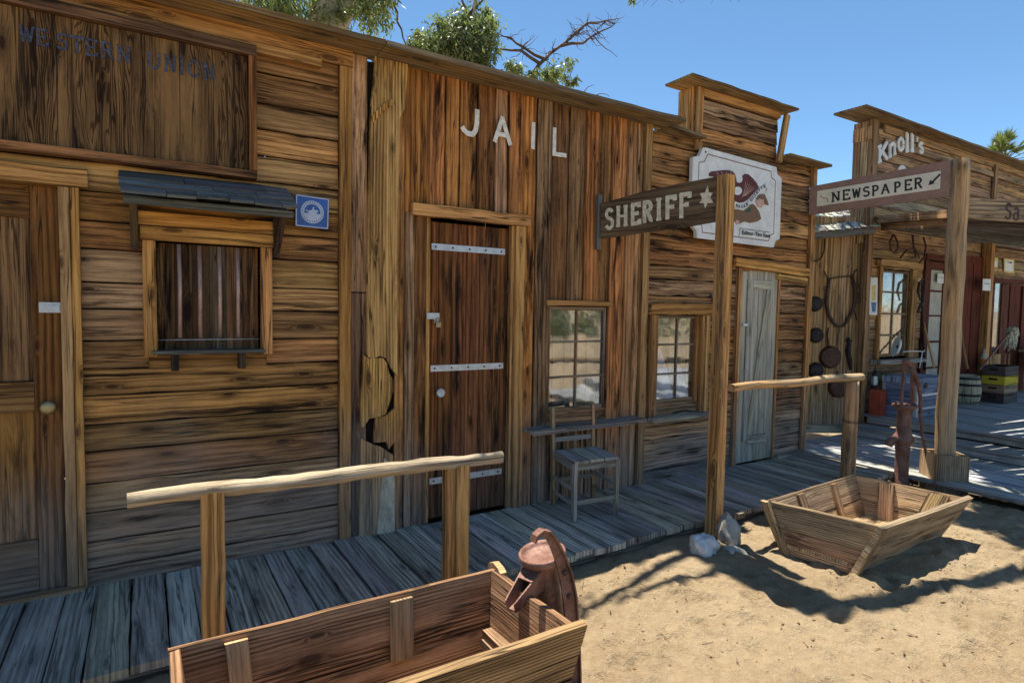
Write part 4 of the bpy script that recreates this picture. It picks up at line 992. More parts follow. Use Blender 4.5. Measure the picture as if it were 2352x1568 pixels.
mb = MB(); hp = [(0.0, 1.06), (.045, 1.0), (.085, .90), (.105, .78), (.115, .62), (.14, .45), (.19, .25), (.225, .10), (.225, -.01)]
mb.tube([o + rt * a - V((0, .03, 0)) + V((0, 0, b)) for a, b in hp], [.016, .02, .019, .016, .014, .013, .013, .014, .014], 10); mb.build('handle', 'pump', t)
mb = MB()
for k in range(5): an = k * 1.25; mb.lathe([(.010, 0), (.010, .014), (0, .016)], o + V((math.cos(an) * .078, math.sin(an) * .078, .724)), n=7)
mb.build('bolt', 'rustiron', t)

# ================================================================== CHAIR
t = thing('chair', 'weathered grey wooden chair on the boardwalk under the jail window', 'chair', (2.7, 3.37, DZ))
FL, FR, BR_, BL_ = V((2.50, 3.20, DZ)), V((2.85, 3.17, DZ)), V((2.92, 3.51, DZ)), V((2.57, 3.54, DZ))
for p in (FL, FR):
    mb = MB(); mb.plank(p - V((.014, .014, 0)), (0, 0, .40), (.030, 0, 0), (0, .030, 0), n=5, jit=.001); mb.build('leg', 'chair', t)
for p in (BR_, BL_):
    mb = MB(); mb.plank(p - V((.014, .014, 0)), (-.012, .02, .735), (.029, 0, 0), (0, .024, 0), n=6, jit=.001); mb.build('leg', 'chairback', t)
z0 = DZ + .40
mb = MB()
for i in range(3):
    a = FL.lerp(FR, i / 3); b = BL_.lerp(BR_, i / 3); c = (FR - FL) * .325 + V((.004, 0, 0))
    mb.plank(a + V((-.022 + .008 * i, -.025, .402)), (b - a) * .99, c, (0, 0, .018), n=4, jit=.001)
mb.build('seat', 'chair', t)
def rail_(nm, a, b, z, za=None, h=.03, mat='chair', th=.014):
    mb = MB(); A = a + V((0, 0, z)); B = b + V((0, 0, za if za is not None else z)); mb.beam(A, B, th, h, n=3, jit=.0008); mb.build(nm, mat, t)
for a, b in ((FL, FR), (FR, BR_), (BR_, BL_), (BL_, FL)): rail_('apron', a, b, .372, h=.045)
rail_('stretcher', FL, FR, .125); rail_('stretcher', FL, BL_, .215); rail_('stretcher', FR, BR_, .215); rail_('stretcher', FL, BL_, .10, .11, h=.022); rail_('stretcher', FR, BR_, .10, .11, h=.022); rail_('stretcher', BL_, BR_, .19)
for z, h in ((.70, .042), (.635, .028), (.49, .034)): rail_('back_slat', BL_ + V((-.008, .016, 0)), BR_ + V((-.008, .016, 0)), z, h=h, mat='chairback' if z > .5 else 'chair')

# ================================================================== ROCKS, DEBRIS
for c, r, sd, lb, mt in (((3.00, 2.50, .05), (.088, .08, .082), 3.3, 'rounded white rock on the sand left of the SHERIFF post', 'rock'), ((3.25, 2.52, .07), (.042, .085, .12), 8.1, 'upright pale slab of rock leaning on the SHERIFF post', 'rockg'), ((3.17, 2.40, .0), (.06, .075, .05), 5.7, 'low brownish rock in front of the leaning slab', 'rockg')):
    mb = MB(); mb.blob(c, r, sd, 30, 18, .38, 1.3); tag(mb.build('rock', mt), lb, 'rock', 'rocks at the foot of the post')

# ================================================================== SHED PANEL between the buildings
A = V((6.55, 4.58, 0)); B = V((7.60, 3.97, 0)); dd = (B - A).normalized(); nn = V((-dd.y, dd.x, 0))
if nn.dot(-A) < 0: nn = -nn
t = thing('lean_to_shed', 'board shed wall under a pale shingled roof, hung with iron pans', 'shed', (7.0, 4.3, 0))
mb = MB(); L = (B - A).length; s_ = 0
while s_ < L - .02:
    w = min(U(.12, .17), L - s_); mb.plank(A + dd * s_ + V((0, 0, .10)), (0, 0, 2.62), dd * (w - .006), -nn * .022, n=10, jit=.002, tj=.002); s_ += w
mb.build('wall', 'wallpanel', t)
mb = MB(); mb.plank(A + nn * .03 + V((0, 0, .06)), dd * L, (0, 0, .10), -nn * .025); mb.build('base_board', 'deck', t)
mb = MB()
for k in range(9):
    s_ = 0
    up = k * .09
    while s_ < L + .1:
        w = U(.08, .16); p = A + dd * (s_ - .1) + nn * (.14 - k * .085) + V((0, 0, 2.45 + (s_ / L) * .14 + k * .055))
        mb.plank(p, -nn * .12 + V((0, 0, .072)), dd * (w - .006), V((0, 0, .010)), n=2, jit=.002); s_ += w
mb.build('shingle_roof', 'pshingle', t)
mb = MB(); mb.plank(A + nn * .15 - dd * .1 + V((0, 0, 2.37)), dd * (L + .05) + V((0, 0, .13)), (0, 0, .075), -nn * .022, jit=.003); mb.build('eave_board', 'shingle', t)
def zp(x, y, off=.02): return atp(1837.5 + 1.1434 * x, 490 + 1.1434 * y, A + nn * off, nn)     # zoom strip of the photo
def onp(px, py, off=.02): return atp(px, py, A + nn * off, nn)
# hanging iron
t = thing('horse_collar', 'iron horse collar frame hanging wide on the shed wall, above the skillet', 'horse collar', onp(1935, 640))
mb = MB(); mb.tube([onp(x, y, .03) for x, y in ((1905, 640), (1900, 668), (1898, 695), (1903, 722), (1915, 742), (1924, 750))], [.016, .02, .022, .021, .018, .014], 8)
mb.tube([onp(x, y, .03) for x, y in ((1958, 634), (1964, 665), (1963, 695), (1958, 715), (1946, 738), (1936, 750))], [.016, .02, .022, .021, .018, .014], 8); mb.build('hames', 'leather', t)
mb = MB(); mb.tube([onp(x, y, .035) for x, y in ((1905, 640), (1930, 636), (1958, 634))], .009, 6); mb.build('top_strap', 'leather', t); mb = MB(); mb.tube([onp(x, y, .035) for x, y in ((1903, 642), (1896, 630), (1893, 622))], .008, 6); mb.tube([onp(x, y, .035) for x, y in ((1960, 636), (1962, 625), (1970, 618))], .008, 6); mb.tube([onp(x, y, .035) for x, y in ((1916, 744), (1928, 752), (1942, 746))], .009, 6); mb.build('straps', 'leather', t)
mb = MB()
for cx, cy, r in ((1968, 655, 5), (1972, 690, 6), (1968, 676, 4), (1896, 662, 4), (1893, 690, 5)): mb.tube([onp(cx + r * math.cos(a), cy + r * math.sin(a), .035) for a in [i * .7 for i in range(10)]], .004, 5)
mb.tube([onp(1963, 715, .035), onp(1968, 735, .035)], .006, 5); mb.build('ring', 'iron', t)
mb = MB(); mb.tube([onp(x, y, .025) for x, y in ((1895, 548), (1893, 575), (1888, 590), (1876, 600), (1868, 598))], .008, 6); tag(mb.build('iron_hoop', 'iron'), 'curved iron hoop hanging under the shed eave', 'hoop')
def pan_(c, r, lab, handle=None, mat='iron'):
    p = onp(*c, .02); t = thing('skillet', lab, 'pan', p, 'iron pans hung on the shed wall')
    mb = MB(); mb.lathe([(0, .04), (r * .80, .04), (r * .84, .037), (r, .0), (r * .96, .0), (r * .8, .03), (0, .03)], onp(*c, .01), nn, 22); mb.build('bowl', mat, t)
    if handle: mb = MB(); mb.tube([onp(x, y, .02) for x, y in handle], [.012] * (len(handle) - 1) + [.008], 7); mb.build('handle', mat, t)
pan_((1907, 820), .14, 'rust-dark skillet hanging by its long handle from the horse collar', [(1903, 796), (1900, 770), (1903, 752)], 'rustiron')
pan_((1926, 888), .135, 'purplish skillet hung lowest, partly behind the rail', [(1925, 866), (1924, 852)], 'rustiron')
pan_((1872, 698), .095, 'black round lid hung topmost beside the office corner'); pan_((1874, 770), .095, 'black round lid hung between two others beside the office corner'); pan_((1873, 850), .10, 'dark pan hung below the round lids beside the office corner')
mb = MB(); mb.tube([onp(1948, 775, .03), onp(1950, 790, .03), onp(1947, 806, .03), onp(1952, 830, .03), onp(1953, 850, .03)], [.02, .024, .035, .03, .012], 8, flat=.5); mb.tube([onp(1942, 782, .03), onp(1957, 782, .03)], .01, 6); tag(mb.build('iron_clevis', 'iron'), 'lumpy black iron clevis hung right of the skillet', 'ironwork')

# ================================================================== GENERAL STORE
YK = 3.97
t = thing('general_store', 'general store with false front, white arched lettering, red doors and a deep porch', 'building', (7.6, YK, 0)); store = t
mb = MB()
siding_h(mb, 7.60, 14.0, 2.62, 3.80, [], YK, .125, jit=.006, yj=.006, gap=.006)
siding_h(mb, 7.60, 14.0, .32, 2.62, [(7.84, 8.62, .98, 2.14), (8.98, 10.05, 0, 2.35), (10.7, 13.9, 0, 2.62)], YK, .125, jit=.005, yj=.005, gap=.006)
mb.build('siding', 'store', t)
mb = MB(); mb.vb(7.43, 7.51, .1, 3.86, YK - .06, .06, jit=.003); mb.vb(7.515, 7.60, .32, 3.86, YK - .03, .03); mb.hb(7.76, 14.0, 3.62, 3.70, YK - .03, .03); mb.hb(7.76, 14, 3.76, 3.86, YK - .024, .024)
mb.vb(10.86, 10.95, 2.7, 3.80, YK - .05, .04); mb.build('corner_trim', 'trim' if 0 else 'store', t)
mb = MB()
for i in range(2): mb.plank((7.43, YK + .003 + i * .09, 2.4), (0, 0, 1.45), (0, .087, 0), (.02, 0, 0), n=5)
mb.plank((7.415, YK - .05, 3.62), (0, 0, .16), (0, .23, 0), (.014, 0, 0), n=2)
mb.build('side_return', 'store', t)
mb = MB(); mb.plank((7.0, 3.78, 3.885), (7.05, 0, -.02), (0, .38, 0), (0, 0, .024), jit=.008, n=24); mb.build('parapet_cap', 'cap', t)
mb = MB(); mb.hb(7.6, 14.0, 0, 4.0 - .2, YK + .20, .02, n=6); mb.plank((13.98, YK + .03, 0), (0, 0, 3.8), (0, .17, 0), (.02, 0, 0), n=2); mb.build('shell', 'store', t)
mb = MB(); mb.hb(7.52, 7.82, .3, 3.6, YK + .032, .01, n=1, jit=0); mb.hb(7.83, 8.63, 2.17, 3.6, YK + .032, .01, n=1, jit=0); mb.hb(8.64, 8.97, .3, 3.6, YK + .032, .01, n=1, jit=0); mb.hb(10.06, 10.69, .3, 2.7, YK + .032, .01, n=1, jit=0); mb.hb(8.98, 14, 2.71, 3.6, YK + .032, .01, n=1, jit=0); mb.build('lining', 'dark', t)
# letters  Knoll's
def zk(x, y, off=.045): return at(1800.75 + .3125 * x, 183.75 + .3125 * y, YK - off)
for ch, a, b, t1_, t2_, b1, b2, th in (('K', 690, 768, 492, 455, 612, 575, .05), ('n', 772, 828, 478, 455, 572, 540, .045), ('o', 835, 890, 425, 425, 520, 520, .045), ('l', 893, 925, 390, 395, 528, 520, .06), ('l', 930, 962, 398, 400, 522, 525, .06), ("'", 975, 992, 415, 418, 452, 455, .035), ('s', 992, 1030, 455, 462, 530, 545, .04)):
    glyph(ch, zk(a, t1_), zk(b, t2_), zk(a, b1), zk(b, b2), th, (0, -.015, 0), th * .7).build('letter', 'white', t)
glyph('G', zk(840, 630), zk(905, 640), zk(840, 730), zk(905, 745), .045, (0, -.015, 0)).build('letter', 'white', t)
# window
f = window(t, 7.87, 8.58, 1.0, 2.10, YK + .01, 2, 4, mb_w=.022); room(t, 7.87, 8.58, 1.0, 2.10, YK, d=.15)
mb = MB(); mb.vb(7.79, 7.86, .98, 2.13, YK - .03, .03); mb.vb(8.59, 8.72, .98, 2.13, YK - .035, .035); mb.hb(7.74, 8.80, 2.135, 2.22, YK - .06, .055, jit=.004); mb.build('window_frame', 'trim', f)
mb = MB(); mb.plank((7.70, YK - .14, .92), (1.15, 0, 0), (0, .13, 0), (0, 0, .05), jit=.004); mb.build('sill', 'deck', f)
mb = MB()
for i in range(8): mb.plank((8.22 + i * .046, YK + .08 + .01 * (i % 2), 1.30), (0, 0, .75), (.047, .01 * (1 if i % 2 else -1), 0), (0, .003, 0), n=2, jit=.001)
mb.build('curtain', 'frost', f)
# door 1 (red with a glazed strip)
mb = MB(); mb.vb(8.93, 9.0, .32, 2.28, YK - .03, .04); mb.hb(8.93, 10.1, 2.285, 2.36, YK - .04, .05, seed=.9); mb.vb(9.62, 9.78, .32, 2.28, YK - .03, .04); mb.vb(9.80, 9.93, .32, 2.28, YK - .02, .03)
fr = mb.build('door_frame', 'redwood', t)
mb = MB(); mb.vb(9.02, 9.16, .33, 2.27, YK + .0, .03); mb.vb(9.52, 9.61, .33, 2.27, YK + .0, .03); mb.hb(9.161, 9.519, 2.16, 2.27, YK + .001, .028)
for z in (.42, .80, 1.16, 1.52, 1.86): mb.hb(9.161, 9.519, z, z + .025, YK + .001, .028)
dr = mb.build('door', 'redwood', t)
mb = MB(); mb.hb(9.161, 9.519, .36, 2.16, YK + .012, .004, n=1, jit=0); mb.build('glazing', 'frost', dr)
mb = MB(); mb.vb(9.98, 10.62, .33, 2.40, YK - .05, .04, seed=.4); mb.vb(10.30, 10.42, .5, 2.3, YK - .058, .01); mb.build('open_door', 'redwood', t)
mb = MB(); mb.vb(10.64, 10.76, .32, 2.62, YK - .14, .12, jit=.003); mb.build('wall_post', 'post', t)
# far bay: boards, windows, counter
mb = MB(); siding_h(mb, 10.77, 13.9, 2.06, 2.60, [], YK - .02, .12); siding_v(mb, 10.77, 13.9, .32, .95, [(11.9, 13.9, .3, .96)], YK - .02, .13); mb.build('bay_siding', 'store', t)
mb = MB(); mb.vb(10.78, 10.86, .95, 2.05, YK - .03, .03); mb.vb(11.08, 11.14, .95, 2.05, YK - .03, .03); mb.vb(11.44, 11.70, .32, 2.05, YK - .02, .03, seed=.33); mb.vb(11.72, 11.80, .32, 2.05, YK - .03, .03); mb.hb(11.0, 12.2, 2.06, 2.13, YK - .05, .03); mb.vb(12.25, 12.5, .32, 2.05, YK - .02, .03); mb.vb(11.86, 12.22, .32, 2.05, YK - .0, .03)
fb = mb.build('bay_frame', 'redwood', t)
mb = MB(); mb.hb(10.87, 11.07, .96, 2.05, YK + .0, .004, n=1, jit=0); mb.hb(11.15, 11.43, .96, 2.05, YK + .0, .004, n=1, jit=0); mb.hb(12.52, 13.5, .96, 2.05, YK, .004, n=1, jit=0); mb.build('bay_glazing', 'glass', fb)
mb = MB(); mb.hb(10.78, 13.9, .4, 2.6, YK + .15, .01, n=1, jit=0); mb.build('bay_interior', 'frost', t)
# porch roof
KC = V((7.62, 3.93, 2.66)); PP = V((6.16, 2.52, 2.42)); QQ = PP + V((.851, -.525, 0)) * 2.6
ev = (QQ - PP).normalized(); 
mb = MB(); mb.plank(PP + V((.02, .06, -.005)), KC - PP, (0, 0, .075), V((.03, -.03, 0)), jit=.002); mb.plank(PP + V((.06, -.02, -.10)), KC - PP + V((0, 0, -.0)), (0, 0, .09), V((.03, -.03, 0)), jit=.002); mb.build('porch_beam', 'store', t)
mb = MB(); far = V((14.0, 3.93, 2.66)); nb = 14
for i in range(nb):
    a, b = PP.lerp(KC, i / nb), PP.lerp(KC, (i + 1) / nb); c, d = QQ.lerp(far, i / nb), QQ.lerp(far, (i + 1) / nb)
    L1 = (c - a); W1 = (b - a) * .97
    mb.plank(a + V((.06, 0, .0 + .012 * (i % 2))), L1, W1, (0, 0, .02), n=8, jit=.003)
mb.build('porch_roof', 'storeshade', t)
for k in range(4):
    a = PP.lerp(KC, .18 + .22 * k); b = QQ.lerp(far, .18 + .22 * k)
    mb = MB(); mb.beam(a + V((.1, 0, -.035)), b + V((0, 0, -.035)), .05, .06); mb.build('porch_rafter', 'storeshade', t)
nE = V((-ev.y, ev.x, 0)); nE = nE if nE.dot(-PP) > 0 else -nE
def zb_(x, y, off=0): return atp(2107 + .15625 * x, 306.25 + .15625 * y, PP + nE * (.05 + off) , nE)
mb = MB(); a0 = zb_(672, 935); a1 = zb_(670, 1240); e0 = a0 + (zb_(1568, 1003) - zb_(672, 935)).normalized() * 2.3; e1 = a1 + (zb_(1568, 1303) - zb_(670, 1240)).normalized() * 2.3
mb.prism([a0, e0, e1, a1], -nE * .04, ax=ev); bm = mb.build('fascia_board', 'store', t)
glyph('S', zb_(1300, 1020, .002), zb_(1400, 1030, .002), zb_(1280, 1265, .002), zb_(1380, 1270, .002), .020, nE * .006).build('letter', 'leather', bm)
glyph('a', zb_(1415, 1085, .002), zb_(1510, 1095, .002), zb_(1405, 1275, .002), zb_(1500, 1280, .002), .018, nE * .006).build('letter', 'leather', bm)
# a second porch post out of frame carries the far corner
mb = MB(); q = PP + (QQ - PP) * .97; mb.tube([q + V((.05, .06, -2.5)), q + V((.05, .06, -.02))], [.09, .08], 14, rough=.1); mb.build('porch_post', 'postlog', t)

# ---- goods on the porch
PZ = .32
def boxthing(name, label, cat, x0, x1, y0, y1, z0, z1, mat, ribs=None, group=None, open_=False, extra=None):
    t = thing(name, label, cat, ((x0 + x1) / 2, (y0 + y1) / 2, z0), group)
    mb = MB(); h = (z1 - z0) / 2
    for k in range(2 if z1 - z0 > .15 else 1):
        hh = h if z1 - z0 > .15 else z1 - z0
        za = z0 + k * hh
        mb.hb(x0 + .012, x1 - .012, za + .001, za + hh - .003, y0, .012, n=3); mb.hb(x0 + .012, x1 - .012, za + .001, za + hh - .003, y1 - .012, .012, n=3)
        for xx in (x0, x1 - .012): mb.plank((xx, y0, za + .001), (0, y1 - y0, 0), (0, 0, hh - .004), (.012, 0, 0), n=3)
    mb.plank((x0 + .013, y0 + .013, z0), (x1 - x0 - .026, 0, 0), (0, y1 - y0 - .026, 0), (0, 0, .01), n=2)
    mb.build('body', mat, t)
    return t
tx0, tx1, ty0, ty1, tz1 = 7.70, 8.40, 3.42, 3.80, .80
t = boxthing('trunk', 'old blue-grey flat-topped trunk with pale metal edging, under the store window', 'trunk', tx0, tx1, ty0, ty1, PZ, tz1 - .08, 'trunkwood')
mb = MB(); mb.plank((tx0 - .01, ty0 - .01, tz1 - .078), (tx1 - tx0 + .02, 0, 0), (0, ty1 - ty0 + .02, 0), (0, 0, .075), n=3, jit=.001); mb.build('lid', 'trunkwood', t)
mb = MB()
for x in (tx0 - .004, tx1 - .03): mb.vb(x, x + .034, PZ + .01, tz1 - .085, ty0 - .006, .005, n=2)
for y in (ty0 - .004, ty1 - .03): mb.plank((tx0 - .005, y, PZ + .01), (0, 0, tz1 - .095 - PZ), (0, .034, 0), (.004, 0, 0), n=2)
for z in (.42, .58): mb.hb(tx0 + .04, tx1 - .04, z, z + .025, ty0 - .005, .004, n=2)
mb.build('edging', 'steel', t)
mb = MB()
for x in (7.86, 8.2): mb.hb(x, x + .05, tz1 - .12, tz1 - .06, ty0 - .018, .008, n=1)
mb.build('latch', 'iron', t)
t = thing('oil_can', 'tall square rust-red can beside the trunk', 'can', (7.55, 3.78, PZ))
mb = MB(); mb.prism([(7.50, 3.72, PZ), (7.63, 3.72, PZ), (7.63, 3.85, PZ), (7.50, 3.85, PZ)], (0, 0, .31)); mb.build('body', 'red', t); mb = MB(); mb.lathe([(.02, 0), (.02, .02), (.026, .022), (.026, .035), (0, .036)], (7.54, 3.78, PZ + .31)); mb.build('cap', 'rustiron', t)
t = thing('lantern', 'narrow black lantern with pale glass between the corner post and the trunk', 'lantern', (7.64, 3.62, PZ))
mb = MB(); c = onp(2014, 900, 0); c = V((7.66, 3.88, .66)); mb.lathe([(0, .2), (.02, .19), (.03, .15), (.036, .13), (.02, .12)], c, n=12); mb.lathe([(.04, -.05), (.045, 0), (.03, .01)], c, n=12); mb.tube([c + V((-.04, 0, 0)), c + V((-.045, 0, .15)), c + V((0, 0, .25)), c + V((.045, 0, .15)), c + V((.04, 0, 0))], .004, 5); mb.build('frame', 'iron', t)
mb = MB(); mb.lathe([(.03, .01), (.038, .06), (.028, .12)], c, n=12); mb.build('glass', 'enamel', t)
# wheel-like dish on a rod
t = thing('enamel_dish', 'white round enamel dish tipped on edge, propped on the store window ledge', 'dish', (8.35, 3.8, 1.0))
c = at(2062, 796, 3.72); mb = MB(); mb.lathe([(0, .0), (.085, .0), (.128, .025), (.132, .025), (.085, -.012), (0, -.012)], c, V((-.66, .74, .2)), 24); mb.build('bowl', 'enamel', t); mb = MB(); mb.lathe([(.0, .012), (.02, .01), (.022, .002)], c, V((-.66, .74, .2)), 12); mb.build('hub', 'iron', t)
t = thing('metal_rod', 'thin bent pale rod running from the dish to the trunk lid', 'rod', at(2100, 807, 3.7)); 
mb = MB(); mb.tube([at(2074, 808, 3.70), at(2092, 806, 3.70), at(2122, 807, 3.70), at(2124, 803, 3.70)], .006, 6); mb.tube([at(2119, 808, 3.69), at(2112, 845, 3.66)], .006, 6); mb.build('rod', 'enamel', t)
def tool(label, a, b, Y0, Y1, r=.012, mat='post', cat='tool', name='tool_handle', head=None):
    t = thing(name, label, cat, at(*b, Y1)); mb = MB(); mb.tube(interp(at(*a, Y0), at(*b, Y1), 6), r, 8, rough=.08); mb.build('handle', mat, t)
    return t
t = tool('thin wooden broom handle leaning on the wall between the window and the red door', (2121, 740), (2146, 846), 3.9, 3.6, .013, name='broom', cat='broom')
t = tool('pale wooden pole leaning on the red door right of the NEWSPAPER post', (2204, 740), (2222, 846), 3.86, 3.6, .014, name='wooden_pole', cat='pole')
t = thing('scythe', 'dark rusty long-handled tool hung upright beside the store window', 'tool', at(2117, 760, 3.9)); mb = MB(); mb.tube([at(x, y, 3.88) for x, y in ((2118, 640), (2119, 720), (2121, 780), (2124, 850))], [.012, .016, .02, .018], 8); mb.build('handle', 'iron', t)
mb = MB(); mb.tube([at(x, y, 3.87) for x, y in ((2114, 690), (2108, 668), (2112, 650), (2122, 640))], [.01, .018, .016, .01], 8); mb.tube([at(x, y, 3.87) for x, y in ((2108, 718), (2114, 700), (2121, 696))], .016, 8); mb.build('blade', 'iron', t)
mb = MB(); mb.tube([at(x, y, 3.9) for x, y in ((2052, 538), (2044, 556), (2046, 574), (2054, 580), (2062, 572), (2062, 556), (2054, 540))], .012, 7); tag(mb.build('iron_shackle', 'rustiron'), 'oval iron shackle hung left above the store window', 'ironwork')
mb = MB(); mb.tube([at(x, y, 3.9) for x, y in ((2096, 540), (2099, 565), (2104, 590))], .014, 7); mb.tube([at(x, y, 3.88) for x, y in ((2068, 592), (2082, 575), (2102, 570), (2112, 590))], .012, 7); tag(mb.build('iron_singletree', 'rustiron'), 'crossed rusty bars hung above the middle of the store window', 'ironwork')
mb = MB(); mb.tube([at(x, y, 3.9) for x, y in ((2121, 545), (2127, 565), (2124, 590), (2112, 604))], .013, 7); tag(mb.build('iron_hook', 'rustiron'), 'curved iron hook hung right above the store window', 'ironwork')
# keg
t = thing('keg', 'tilted whitewashed keg with dark hoops right of the NEWSPAPER post', 'keg', (10.55, 3.75, PZ))
ax = V((-.10, 0, 1)).normalized(); mb = MB(); kc = V((at(2222, 900, 3.68).x, 3.68, PZ)); mb.lathe([(.0, 0), (.13, 0), (.155, .10), (.163, .2), (.155, .30), (.14, .40), (.125, .39), (0, .37)], kc, ax, 26); mb.build('staves', 'keg', t)
for z, r in ((.03, .138), (.12, .159), (.26, .160), (.35, .150)):
    mb = MB(); mb.lathe([(r, 0), (r + .006, .004), (r + .006, .030), (r, .034)], kc + ax * z, (ax + V((.10, 0, .0))).normalized(), 26); mb.build('hoop', 'iron', t)
# crates: four in a stack
kx0, kx1, ky0, ky1 = 10.16, 10.62, 3.42, 3.69
zc = PZ; grp = 'crates stacked on the store porch'
for i, (lb, mt, h) in enumerate((('dark nearly black slatted crate, bottom of the stack', 'crate_d', .14), ('brown crate just below the yellow one', 'crate_b', .12), ('bright yellow crate in the porch stack', 'crate_y', .13), ('dark brown crate, topmost of the porch stack', 'crate_d', .14))):
    t = boxthing('crate', lb, 'crate', kx0, kx1, ky0, ky1, zc, zc + h - .002, mt, group=grp)
    mb = MB(); mb.plank((kx0 - .003, (ky0 + ky1) / 2 - .05, zc + h * .5), (0, .10, 0), (0, 0, h * .22), (.004, 0, 0), n=1, jit=0); mb.build('handhold', 'dark', t)
    zc += h
# mop
t = thing('mop', 'string mop with a pink handle, head up, leaning over the crates', 'mop', at(2250, 850, 3.6))
mb = MB(); mb.tube(interp(at(2249, 850, 3.55), at(2318, 764, 3.5), 6), .014, 8); mb.build('handle', 'pump', t)
mb = MB(); c = at(2318, 762, 3.5)
for i in range(80):
    a = U(0, 6.28); q = c + V((U(-.03, .09), U(-.04, .04), U(-.02, .05))); l = U(.16, .26)
    mb.tube([q, q + V((.05 + U(-.02, .03), U(-.03, .03), .02)), q + V((.08 + U(-.02, .03), U(-.03, .03), -l * .5)), q + V((.06 + U(-.03, .03), U(-.04, .04), -l))], [.007, .008, .008, .005], 4, cap=False)
mb.build('head', 'mop', t)
# posters and papers
def poster(label, q, Y, mat, marks=()):
    t = thing('poster', label, 'poster', at(*q[0], Y)); mb = MB(); mb.prism([at(x, y, Y) for x, y in q], (0, .004, 0)); p = mb.build('sheet', mat, t)
    for m_, qq in marks:
        mb = MB(); mb.prism([at(x, y, Y - .001) for x, y in qq], (0, .0008, 0)); mb.build('print', m_, p)
poster('narrow white poster with gold and blue picture, left of the store window', [(1998, 637), (2016, 638), (2015, 724), (1997, 723)], 3.93, 'paper', (('papery', [(2002, 655), (2012, 655), (2011, 690), (2003, 690)]), ('bluep', [(2001, 694), (2013, 694), (2011, 716), (2003, 716)])))
poster('wide yellow and orange poster above the far window', [(2264, 589), (2293, 592), (2292, 615), (2264, 612)], 3.93, 'papery', (('orange', [(2266, 592), (2280, 594), (2276, 602), (2266, 604)]), ('paper', [(2281, 598), (2291, 599), (2290, 612), (2276, 610)])))
poster('upright pale yellow poster with dark printing, rightmost above the far window', [(2306, 593), (2330, 596), (2329, 628), (2306, 625)], 3.93, 'papery', (('paper', [(2309, 597), (2327, 599), (2326, 624), (2309, 622)]), ('coat', [(2312, 600), (2324, 602), (2324, 605), (2312, 603)])))
poster('white notice card on the grey post beside the far window', [(2258, 640), (2276, 641), (2275, 668), (2257, 667)], 3.80, 'paper', (('bluep', [(2261, 650), (2273, 651), (2273, 653), (2261, 652)]),))
poster('white notice on the glazed strip of the red door', [(2154, 628), (2168, 629), (2167, 651), (2153, 650)], 3.94, 'paper', (('bluep', [(2156, 636), (2166, 637), (2166, 638), (2156, 637)]),))
# counter at the right edge
t = thing('counter', 'brown board counter at the right edge of the photo behind the mop', 'counter', (12.2, 3.6, PZ))
mb = MB(); siding_h(mb, 11.95, 13.6, PZ + .32, .98, [], 3.62, .16); mb.build('front', 'store', t); mb = MB(); mb.plank((11.9, 3.55, .985), (1.75, 0, 0), (0, .3, 0), (0, 0, .03)); mb.build('top', 'store', t)
t = thing('bottle', 'pale bottle with orange label on the ledge below the far window', 'bottle', at(2251, 840, 3.8)); c = at(2258, 845, 3.84); mb = MB(); mb.lathe([(0, 0), (.045, .0), (.048, .16), (.03, .2), (.016, .23), (.016, .29), (0, .29)], c, n=14); mb.build('body', 'frost', t); mb = MB(); mb.lathe([(.0495, .05), (.0495, .14)], c, n=14); mb.build('label_band', 'orange', t)

# ================================================================== GROUND
foot = []
rr_ = random.Random(5)
for i in range(330): foot.append((rr_.uniform(.9, 6.5), rr_.uniform(.4, 2.7), rr_.uniform(.03, .11), rr_.uniform(.02, .05), rr_.uniform(0, 3.14), rr_.uniform(.010, .036)))
FG = {}
for f_ in foot:
    FG.setdefault((int(f_[0] * 2), int(f_[1] * 2)), []).append(f_)
def hgt(x, y):
    if x < -3 or x > 10 or y > 8 or y < -4: return -.01 + (.0 if y > -20 else 0)
    p = V((x, y, 0))
    h = .020 * noise.noise(p * 1.1) + .020 * noise.noise(p * 3.1 + V((7, 0, 0))) + .014 * noise.noise(p * 8) + .009 * noise.noise(p * 17)
    for dx in (-1, 0, 1):
        for dy in (-1, 0, 1):
            for fx, fy, a, b, an, dp in FG.get((int(x * 2) + dx, int(y * 2) + dy), ()):
                ex, ey = x - fx, y - fy; c, s = math.cos(an), math.sin(an)
                q = ((ex * c + ey * s) / a) ** 2 + ((-ex * s + ey * c) / b) ** 2
                if q < 6: h += -dp * math.exp(-q * 1.2) + dp * .45 * math.exp(-(math.sqrt(q) - 1.35) ** 2 * 5)
    # drifted sand round the troughs
    for cx, cy, rx, ry, am in ((4.05, 1.86, .95, .28, .02), (4.7, 1.8, .5, .35, .035), (3.15, 2.45, .45, .3, .012)):
        q = ((x - cx) / rx) ** 2 + ((y - cy) / ry) ** 2; h += am * math.exp(-q)
    k = min(1, max(0, (2.95 - y) / .2)) if x < 5.9 else 1
    h = h * k + (-.03) * (1 - k)
    if x > 5.85: k = min(1, (x - 5.85) / .15); h = h * (1 - k) - .04 * k
    return h
def axis_pts(lo, hi, step, outer):
    a = [-400, -150, -60, -25, -10, -5]; xs = [v for v in a if v < lo - 1]
    x = lo
    while x < hi: xs.append(x); x += step
    xs += [v for v in (hi, 12, 16, 25, 40, 80, 160, 400) if v >= hi]
    return xs
xs = axis_pts(-.6, 7.0, .022, 0); ys = axis_pts(.2, 3.0, .022, 0)
vs = []; 
for y in ys:
    for x in xs:
        z = hgt(x, y)
        r = math.hypot(x, y)
        if y < -20 and abs(x) < 500: z += min(14, (-y - 20) * .06) * (.6 + .8 * abs(noise.noise(V((x * .01, y * .01, 0)))))  # unseen slope added behind the camera for the window panes to reflect
        vs.append((x, y, z))
